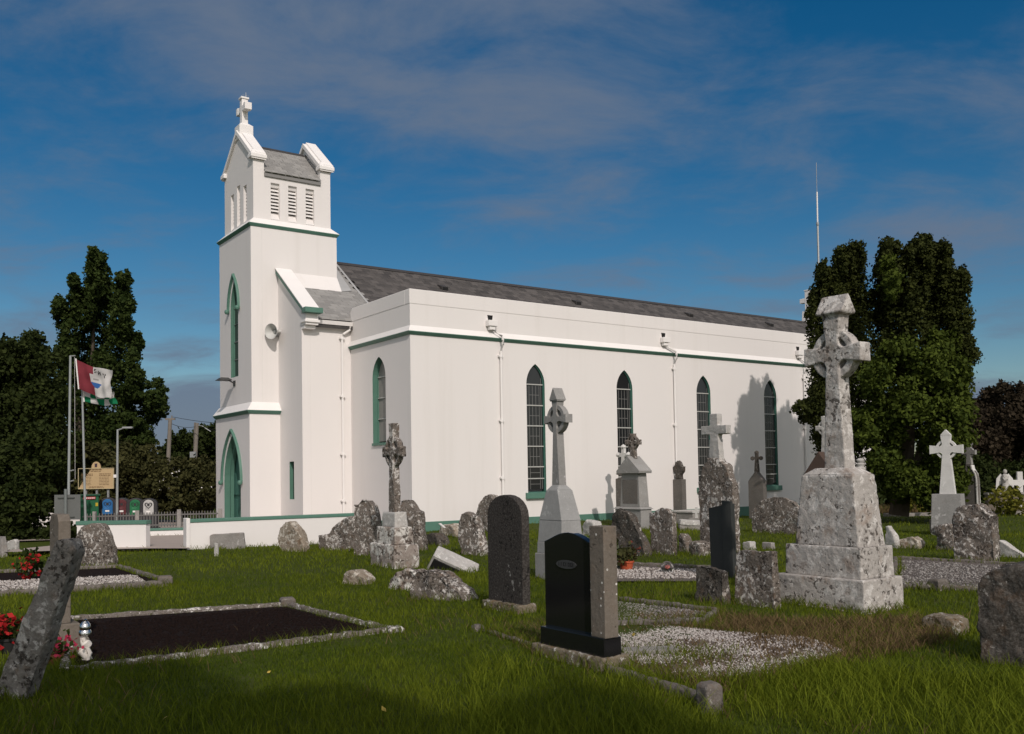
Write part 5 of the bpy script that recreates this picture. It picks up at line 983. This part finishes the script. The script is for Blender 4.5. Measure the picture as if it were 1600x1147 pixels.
pot_plant('yellow-green shrub before the low dark wall at far right', 1580, 831, 35.5, .75, .95, 800, 0, None, LEAF_G, pot=False, name='shrub', cat='shrub', size=.09)
p = at(1043, 897); e = empty('glass_globe', p, 0, 'clear glass globe with a small flower inside, on the gravel plot', 'ornament')
t = NT('globe_glass', .02, .5); t.col((.95, .97, .97)); t.b.inputs['Transmission Weight'].default_value = 1; t.b.inputs['IOR'].default_value = 1.12
m = MB(); m.lathe([(.001, 0)] + [(.115 * math.sin(math.pi * i / 14), .115 - .115 * math.cos(math.pi * i / 14)) for i in range(1, 14)] + [(.001, .23)], 20); m.obj('globe', t.m, e, smooth=True)
m = MB(); m.lathe([(0, -.035), (.035, -.02), (.045, 0), (.03, .03), (0, .04)], 10, (0, 0, .12)); m.obj('flower', plain('globe_flower', (.5, .16, .13), .6), e, smooth=True); m = MB(); m.lathe([(.07, 0), (.075, .02), (.05, .04), (0, .04)], 12); m.obj('foot', TRIM, e, smooth=True)
p = at(133, 1036); e = empty('grave_lantern', p, 0, 'white twisted grave lantern with a silver cap at the soil plot corner', 'ornament')
m = MB(); pts = [(.02 * math.sin(i * 1.0), .02 * math.cos(i * 1.0), .02 + i * .02) for i in range(13)]; m.tube(pts, [.05 if i % 4 < 2 else .032 for i in range(13)], 10); m.tube([(.03, -.03, .02), (.06, -.02, .1), (.02, -.03, .18), (.0, -.04, .26)], .022, 8); m.obj('stem', plain('ornament_white', (.62, .58, .53), .5, .08), e, smooth=True)
m = MB(); m.lathe([(.045, .27), (.06, .28), (.062, .31), (.05, .33), (.055, .35), (.05, .38), (.03, .41), (.018, .415), (.02, .43), (0, .44)], 14); m.obj('cap', plain('silver', (.6, .6, .6), .2, .05, 3, 0, .5, 1), e, smooth=True)

# ------------------------------------------------------------------ trees and hedges
def spread(cx, cy, rx, ry, n, r0, r1, seed, top=None, asp=1.0):   # ragged cover of an elliptical patch by clumps, in photo pixels
    rg = random.Random(seed); out = []
    for _ in range(n):
        a, q = rg.uniform(0, 6.283), math.sqrt(rg.random()); r = rg.uniform(r0, r1); out.append((cx + math.cos(a) * q * rx, cy + math.sin(a) * q * ry, r, r * asp))
    return out
def base_of(px, Y): p = atY(px, 800, Y); return (p.x, p.y, 0)
def tips(lst, n, r, h, seed, up=.9):                       # little pointed shoots round the upper edge of each clump
    rg = random.Random(seed); out = list(lst)
    for (px, py, rx, rz_) in lst:
        for _ in range(n): a = rg.uniform(-1.2, 1.2); out.append((px + math.sin(a) * rx * .9, py - math.cos(a) * rz_ * up, rg.uniform(.6, 1.2) * r, rg.uniform(.7, 1.4) * h))
    return out
# the two ivy-clad yews
L1 = [(1277, 520, 13, 75), (1287, 475, 11, 52), (1296, 520, 17, 92), (1310, 470, 13, 62), (1322, 455, 12, 62), (1334, 435, 13, 52), (1340, 500, 17, 100), (1318, 545, 24, 80), (1347, 560, 20, 90), (1282, 590, 17, 60), (1300, 640, 22, 60), (1330, 640, 26, 70), (1290, 690, 17, 30), (1322, 720, 26, 60), (1278, 640, 12, 36), (1340, 420, 7, 34), (1286, 440, 6, 24), (1312, 425, 7, 26)]
L1 = [(x, y, r * (.82 if y < 500 else .95), h) for x, y, r, h in L1]
tree('yew_tree', base_of(1325, 33.4), pxblobs(tips(L1, 4, 2.2, 13, 1), 33.4, .8), 1500, .055, LEAF_Y, 'dark ivy-clad yew with pointed tops touching the end of the church', trunk=[([atY(1325, 800, 33.4), atY(1322, 600, 33.4)], .3, .12)], upb=.2, shell=.35)
L2 = [(1385, 450, 16, 66), (1378, 500, 18, 90), (1398, 430, 10, 46), (1405, 520, 22, 110), (1420, 470, 16, 80), (1438, 440, 15, 62), (1446, 420, 9, 42), (1455, 470, 17, 85), (1466, 440, 12, 52), (1480, 460, 14, 56), (1492, 490, 13, 60), (1500, 475, 8, 46), (1430, 540, 30, 90), (1470, 545, 28, 80), (1500, 550, 14, 50), (1390, 600, 26, 80), (1512, 552, 10, 16), (1386, 412, 8, 28), (1437, 402, 8, 26), (1470, 412, 7, 28), (1500, 452, 5, 20)]
L2 = [(x, y, r * (.78 if y < 500 else .95), h) for x, y, r, h in L2]
def ivy(e):
    b = pxblobs(spread(1420, 650, 84, 108, 70, 10, 24, 5) + spread(1475, 565, 36, 45, 22, 8, 16, 6) + spread(1450, 755, 55, 34, 26, 10, 18, 8) + spread(1392, 440, 12, 44, 6, 6, 10, 9), 31.6, 1.2)
    P, O, T = blob_points(b, 1150, shell=.6); P = P - np.array(e.location); k = P[:, 2] > .05
    link('ivy', leaf_mesh('ivy', P[k], .07, LEAF_IVY, T[k], .35, O[k]), e)
tree('yew_tree', base_of(1425, 32.6), pxblobs(tips(L2, 4, 2.2, 13, 2) + [(1508, 550, 15, 11), (1518, 556, 8, 8), (1506, 500, 5, 30), (1504, 600, 9, 16), (1500, 640, 10, 20)], 32.6, .9), 1500, .06, LEAF_Y, 'largest dark yew with many upright heads and pale ivy below, right of the big cross', trunk=[([atY(1405, 806, 32.4), atY(1418, 700, 32.4), atY(1425, 560, 32.6)], .34, .15), ([atY(1425, 760, 32), atY(1440, 690, 31.8), atY(1462, 670, 31.6)], .16, .06)], upb=.2, extra=ivy, shell=.35)
sp_b = pxblobs(spread(1258, 640, 12, 16, 9, 4, 7, 3), 33.4, .4); P, O, T = blob_points(sp_b, 900); b0 = base_of(1262, 33.4)
e = empty('ivy_branch', b0, 0, 'drooping leafy branch in front of the last downpipe', 'branch'); link('foliage', leaf_mesh('foliage', P - np.array(b0), .065, LEAF_Y, T, .1, O), e)
m = MB(); m.tube([atY(1285, 640, 33.8) - Vector(b0), atY(1265, 632, 33.5) - Vector(b0), atY(1248, 630, 33.4) - Vector(b0)], .03, 5, r2=.012); m.obj('twig', BARK, e)
# left: tall tree with ascending tips
T1 = [(148, 412, 4, 24), (146, 440, 9, 30), (158, 430, 7, 30), (152, 470, 15, 40), (140, 480, 10, 40), (166, 460, 9, 34), (120, 480, 6, 36), (115, 460, 5, 24), (126, 510, 12, 44), (190, 470, 9, 40), (197, 455, 5, 26), (182, 500, 14, 44), (200, 490, 8, 30), (98, 500, 8, 32), (92, 492, 5, 20), (108, 530, 13, 40), (150, 530, 22, 60), (178, 550, 18, 50), (200, 540, 10, 30), (205, 570, 12, 34), (125, 570, 20, 46), (160, 600, 26, 50), (190, 610, 20, 40), (100, 560, 9, 30), (110, 620, 24, 50), (145, 650, 30, 50), (215, 545, 5, 16), (213, 600, 9, 24)]
T1 = [(x, y, r * (.74 if y < 545 else .9), h) for x, y, r, h in T1]
T1b = spread(222, 625, 34, 40, 34, 6, 12, 12, asp=.6) + spread(215, 680, 26, 18, 14, 5, 10, 14, asp=.6) + spread(150, 690, 60, 50, 26, 12, 22, 15) + spread(252, 602, 8, 8, 5, 4, 6, 18, asp=.6)
tree('broadleaf_tree', base_of(142, 47), pxblobs(tips(T1, 5, 1.7, 11, 3, .85) + T1b, 47, 1.8), 720, .085, LEAF_M, 'tall dark tree with ragged ascending tips behind the flagpoles', trunk=[([atY(133, 800, 47), atY(128, 700, 47), atY(122, 640, 46.5), atY(118, 600, 46.5)], .28, .07), ([atY(128, 690, 47), atY(140, 640, 47), atY(148, 480, 47)], .2, .05)], upb=.1, shell=.25)
D1 = spread(20, 640, 75, 95, 60, 14, 26, 21, asp=1.2) + [(0, 560, 14, 30), (22, 556, 10, 26), (45, 545, 14, 30), (62, 548, 10, 26), (-30, 560, 20, 30), (85, 570, 14, 26)]
tree('broadleaf_tree', base_of(10, 36), pxblobs(tips(D1, 1, 3, 9, 4), 36, 1.6), 600, .085, LEAF_D, 'dense very dark tree filling the left edge of the view', trunk=[([atY(20, 840, 36), atY(22, 700, 36)], .3, .2)], upb=.1, shell=.25)
tree('hedge', base_of(30, 30), pxblobs(spread(5, 780, 58, 62, 40, 14, 24, 22) + spread(60, 720, 45, 50, 24, 14, 22, 23) + spread(20, 838, 40, 10, 14, 8, 14, 24) + spread(95, 832, 36, 14, 18, 7, 11, 25) + spread(-190, 770, 150, 75, 60, 18, 30, 26), 30, 1.0), 620, .08, LEAF_D, 'dark shrubbery under the trees at the left edge', 'hedge', shell=.3)
tree('hedge', base_of(120, 39), pxblobs(spread(110, 740, 65, 55, 44, 12, 22, 31) + spread(130, 800, 60, 18, 16, 10, 16, 32), 39, 1.0), 380, .11, LEAF_H, 'dark hedge behind the notice board and the bottle banks', 'hedge', shell=.3)
def wildflowers(e):
    rg = np.random.default_rng(8); Pq = np.array([tuple(atY(x, y, 38.2)) for x, y in zip(rg.uniform(230, 335, 16), rg.uniform(722, 790, 16))]) - np.array(e.location); link('blossoms', leaf_mesh('blossoms', np.repeat(Pq, 2, 0) + rg.normal(size=(32, 3)) * .03, .035, TRIM, rg.uniform(0, 1, 32), 0), e)
tree('hedge', base_of(250, 40), pxblobs(spread(250, 765, 100, 34, 60, 10, 19, 41) + spread(215, 730, 50, 30, 24, 9, 16, 42) + spread(310, 740, 36, 26, 16, 9, 15, 43), 40, 1.0), 600, .08, LEAF_H, 'bramble hedge with white flowers behind the picket railing', 'hedge', extra=wildflowers, shell=.3)
tree('broadleaf_tree', base_of(300, 66), pxblobs(spread(320, 720, 66, 42, 50, 9, 17, 51) + [(270, 690, 8, 14), (285, 686, 9, 14), (326, 680, 10, 14), (345, 676, 12, 16), (305, 688, 9, 12)], 66, 2), 420, .15, LEAF_D, 'dark round tree beyond the utility poles', shell=.3)
tree('copper_tree', base_of(1560, 56), pxblobs(spread(1575, 690, 78, 74, 90, 11, 20, 61) + [(1520, 635, 12, 16), (1545, 622, 13, 16), (1570, 612, 13, 15), (1595, 616, 14, 18), (1505, 660, 10, 18), (1500, 700, 12, 20)], 56, 2), 560, .12, LEAF_R, 'dark copper-leaved tree at the right edge of the view', trunk=[([atY(1560, 800, 56), atY(1562, 690, 56)], .3, .15)], shell=.25)
tree('hedge', base_of(1480, 47), pxblobs(spread(1470, 752, 130, 34, 80, 10, 18, 71) + spread(1620, 760, 60, 36, 26, 12, 20, 72) + spread(1800, 745, 170, 50, 60, 14, 24, 73), 47, 1.6), 480, .10, LEAF_D, 'dark hedge behind the gravestones at right', 'hedge', shell=.3)
tree('hedge', base_of(1290, 46), pxblobs(spread(1310, 770, 70, 22, 30, 10, 16, 75), 43, .8), 330, .12, LEAF_D, 'low dark hedge behind the big cross pedestal', 'hedge', shell=.3)
def bed(px0, px1, py, Y, label):
    P = np.array([tuple(atY(x, 800, Y)) for x in RNG.uniform(px0, px1, 900)]); P[:, 1] += RNG.uniform(-1, 1, 900); P[:, 2] = 0; v, f, tn = blades(P, RNG.uniform(.1, .45, 900), np.full(900, .02), .5, RNG.uniform(0, 1, 900)); o = link('dead_stalks', np_mesh('dead_stalks', v, f, 3, DRY, tn)); o['kind'] = 'stuff'
bed(1375, 1480, 800, 38.5, '')
# trees standing behind the viewer, whose shade lies over the near grass
for i, (gx, gy, hgt, rr_, rv) in enumerate([(-3.6, 6.0, 10.5, 2.1, 1.7), (-.4, 4.8, 11.5, 2.0, 1.4)]):
    c = Vector((gx, gy, 0)) + SUN_W * (hgt / SUN_W.z); rg = random.Random(90 + i); bl = []
    for _ in range(26):
        d = Vector((rg.gauss(0, 1), rg.gauss(0, 1), rg.gauss(0, 1))).normalized() * rg.random() ** .4; r = rg.uniform(.5, .9); bl.append(((c.x + d.x * rr_, c.y + d.y * rr_, c.z + d.z * rv), (r, r, r)))
    tree('broadleaf_tree', (c.x, c.y, 0), bl, 260, .14, LEAF_M, ('taller' if i else 'shorter') + ' leafy tree standing behind the viewer, shading the near grass', trunk=[([Vector((c.x, c.y, -.2)), Vector((c.x + .1, c.y, c.z))], .22, .08)], shell=.3)
# ------------------------------------------------------------------ grass
bpy.context.view_layer.update()
def free(P):
    k = np.ones(len(P), bool)
    for poly in EXCL: k &= ~inpoly(P, poly)
    for poly in ([(p.x, p.y) for p in yard], [(p[0], p[1]) for p in rampP]): k &= ~inpoly(P, poly)
    dx, dy = P[:, 0] - C0.x, P[:, 1] - C0.y; s = dx * UX.x + dy * UX.y; w_ = dx * VX.x + dy * VX.y
    return P[k & ~((w_ > -.05) & (s > -2)) & ~((P[:, 1] > 26.2) & (s < -7))]
def fan(n, r0, r1, a0=-.60, a1=.62):
    r = np.sqrt(RNG.uniform(r0 * r0, r1 * r1, n)); a = RNG.uniform(a0, a1, n); x, y = r * np.sin(a), r * np.cos(a)
    return np.stack([x, y, np.array([gz(p, q) for p, q in zip(x, y)])], 1)
def field(P, sc, off=0): return np.array([mn.noise(Vector((p[0] * sc + off, p[1] * sc, 1.7))) for p in P])
Vs, Fs, Ts, nb = [], [], [], 0
def lay(P, hgt, wid, lean, tint):
    global nb
    v, f, t_ = blades(P, hgt, wid, lean, tint); Vs.append(v); Fs.append(f + nb); Ts.append(t_); nb += len(v)
for n, r0, r1, h, wd in ((135000, 3.6, 10, .060, .006), (112000, 10, 18, .058, .009), (76000, 18, 30, .060, .014), (38000, 30, 48, .07, .022)):
    P = free(fan(n, r0, r1, -.78, .82)); q = field(P, .55) + .5 * field(P, .22, 31); q2 = field(P, 2.1, 7); H_ = h * (1 + .55 * q + .45 * q2) * RNG.uniform(.6, 1.35, len(P)); lay(P, np.clip(H_, .02, 1), np.full(len(P), wd) * RNG.uniform(.7, 1.3, len(P)), .55, np.clip(.45 + .35 * q + .25 * q2 + RNG.uniform(-.3, .3, len(P)), 0, 1))
# longer tussocks in the near right and along stones and kerbs
P = free(fan(26000, 4.2, 9.0, -.05, .62)); q = field(P, .9, 3); P = P[(q + RNG.uniform(-.3, .3, len(P))) > .02]; lay(P, RNG.uniform(.10, .24, len(P)), np.full(len(P), .007), .75, RNG.uniform(.25, 1, len(P)))
P = free(fan(9000, 4.2, 9.0, -.62, .0)); q = field(P, .9, 13); P = P[(q + RNG.uniform(-.3, .3, len(P))) > .12]; lay(P, RNG.uniform(.08, .2, len(P)), np.full(len(P), .007), .75, RNG.uniform(.1, .8, len(P)))
fr = []
for o in list(SC.objects):
    if o.type != 'MESH' or o.get('kind') == 'structure': continue
    r_ = o
    while r_.parent: r_ = r_.parent
    if r_.get('category') not in ('gravestone', 'stone', 'wall', 'grave plot') or r_.location.y > 34 or o.name.split('.')[0] in ('gravel', 'soil', 'gravel_bed', 'soil_clods', 'coping'): continue
    bb = [o.matrix_world @ Vector(c) for c in o.bound_box]
    if min(p.z for p in bb) > .15: continue
    b4 = [bb[0], bb[3], bb[7], bb[4]]
    for i in range(4):
        a, b = b4[i], b4[(i + 1) % 4]; L_ = (b - a).length; n = int(L_ * (130 if a.y < 14 else 60)); t_ = RNG.uniform(0, 1, n); c = sum(b4, Vector()) / 4; 
        for q in t_: p = a.lerp(b, q); d = (p - c); d.z = 0; d = d.normalized() * abs(RNG.normal(0, .06)) ; fr.append((p.x + d.x, p.y + d.y, gz(p.x, p.y) - .01))
P = np.array(fr); P = P[P[:, 1] > 3]; lay(P, RNG.uniform(.05, .17, len(P)), np.where(P[:, 1] < 14, .006, .011), .6, RNG.uniform(.15, .9, len(P)))
# dry brown grass and moss round the gravel plot and the big cross
P = np.array([tuple(at(x, y)) for x, y in zip(RNG.uniform(960, 1330, 2600), RNG.uniform(1018, 1075, 2600))]); P = P[(field(P, 1.1, 5) + RNG.uniform(-.3, .3, len(P)) > .05)]; lay(P, RNG.uniform(.05, .16, len(P)), np.full(len(P), .007), .7, RNG.uniform(.2, .9, len(P)))
zone = [[tuple(at(*p).xy) for p in z] for z in ([(1150, 975), (1440, 968), (1500, 1000), (1340, 1040), (1230, 1012), (1120, 990)], [(752, 992), (850, 975), (880, 1010), (840, 1030)], [(960, 1040), (1110, 1090), (1330, 1040), (1330, 1022), (1200, 1055), (1070, 1060)], [(985, 968), (1120, 960), (1230, 975), (1120, 992), (1020, 985)])]
tag(link('grass', np_mesh('grass', np.concatenate(Vs), np.concatenate(Fs), 3, BLADE, np.concatenate(Ts))), kind='stuff')
pts = []
for z, n in zip(zone, (8500, 1600, 4200, 3000)):
    xs_, ys_ = [p[0] for p in z], [p[1] for p in z]; P = np.stack([RNG.uniform(min(xs_), max(xs_), n), RNG.uniform(min(ys_), max(ys_), n), np.zeros(n)], 1); pts.append(P[inpoly(P, z)])
P = np.concatenate(pts); P2 = fan(3500, 4.5, 14, -.5, .6); P = np.concatenate([P, P2[field(P2, .7, 21) > .25]]); 
v, f, t_ = blades(P, RNG.uniform(.04, .15, len(P)), np.full(len(P), .0065), .95, RNG.uniform(0, 1, len(P))); tag(link('dry_grass', np_mesh('dry_grass', v, f, 3, DRY, t_)), kind='stuff')
gq = gp4; P = np.stack([RNG.uniform(min(p[0] for p in gq), max(p[0] for p in gq), 5200), RNG.uniform(min(p[1] for p in gq), max(p[1] for p in gq), 5200), np.full(5200, .03)], 1); P = P[inpoly(P, gq)]; P = P[~patchy(P)]
v, f, t_ = blades(P, RNG.uniform(.015, .05, len(P)), np.full(len(P), .012), .9, RNG.uniform(0, .6, len(P))); tag(link('moss', np_mesh('moss', v, f, 3, DRY, t_)), kind='stuff')
# a few fallen leaves
P = np.array([tuple(at(x, y)) for x, y in ((256, 1135), (1306, 1008), (990, 1000), (262, 928), (184, 945), (420, 1060), (600, 1120))]); P[:, 2] = .06
tag(link('fallen_leaves', leaf_mesh('fallen_leaves', P, .035, plain('fallen_leaf', (.42, .30, .06), .7, .3), np.ones(len(P)), 1.5)), kind='stuff')
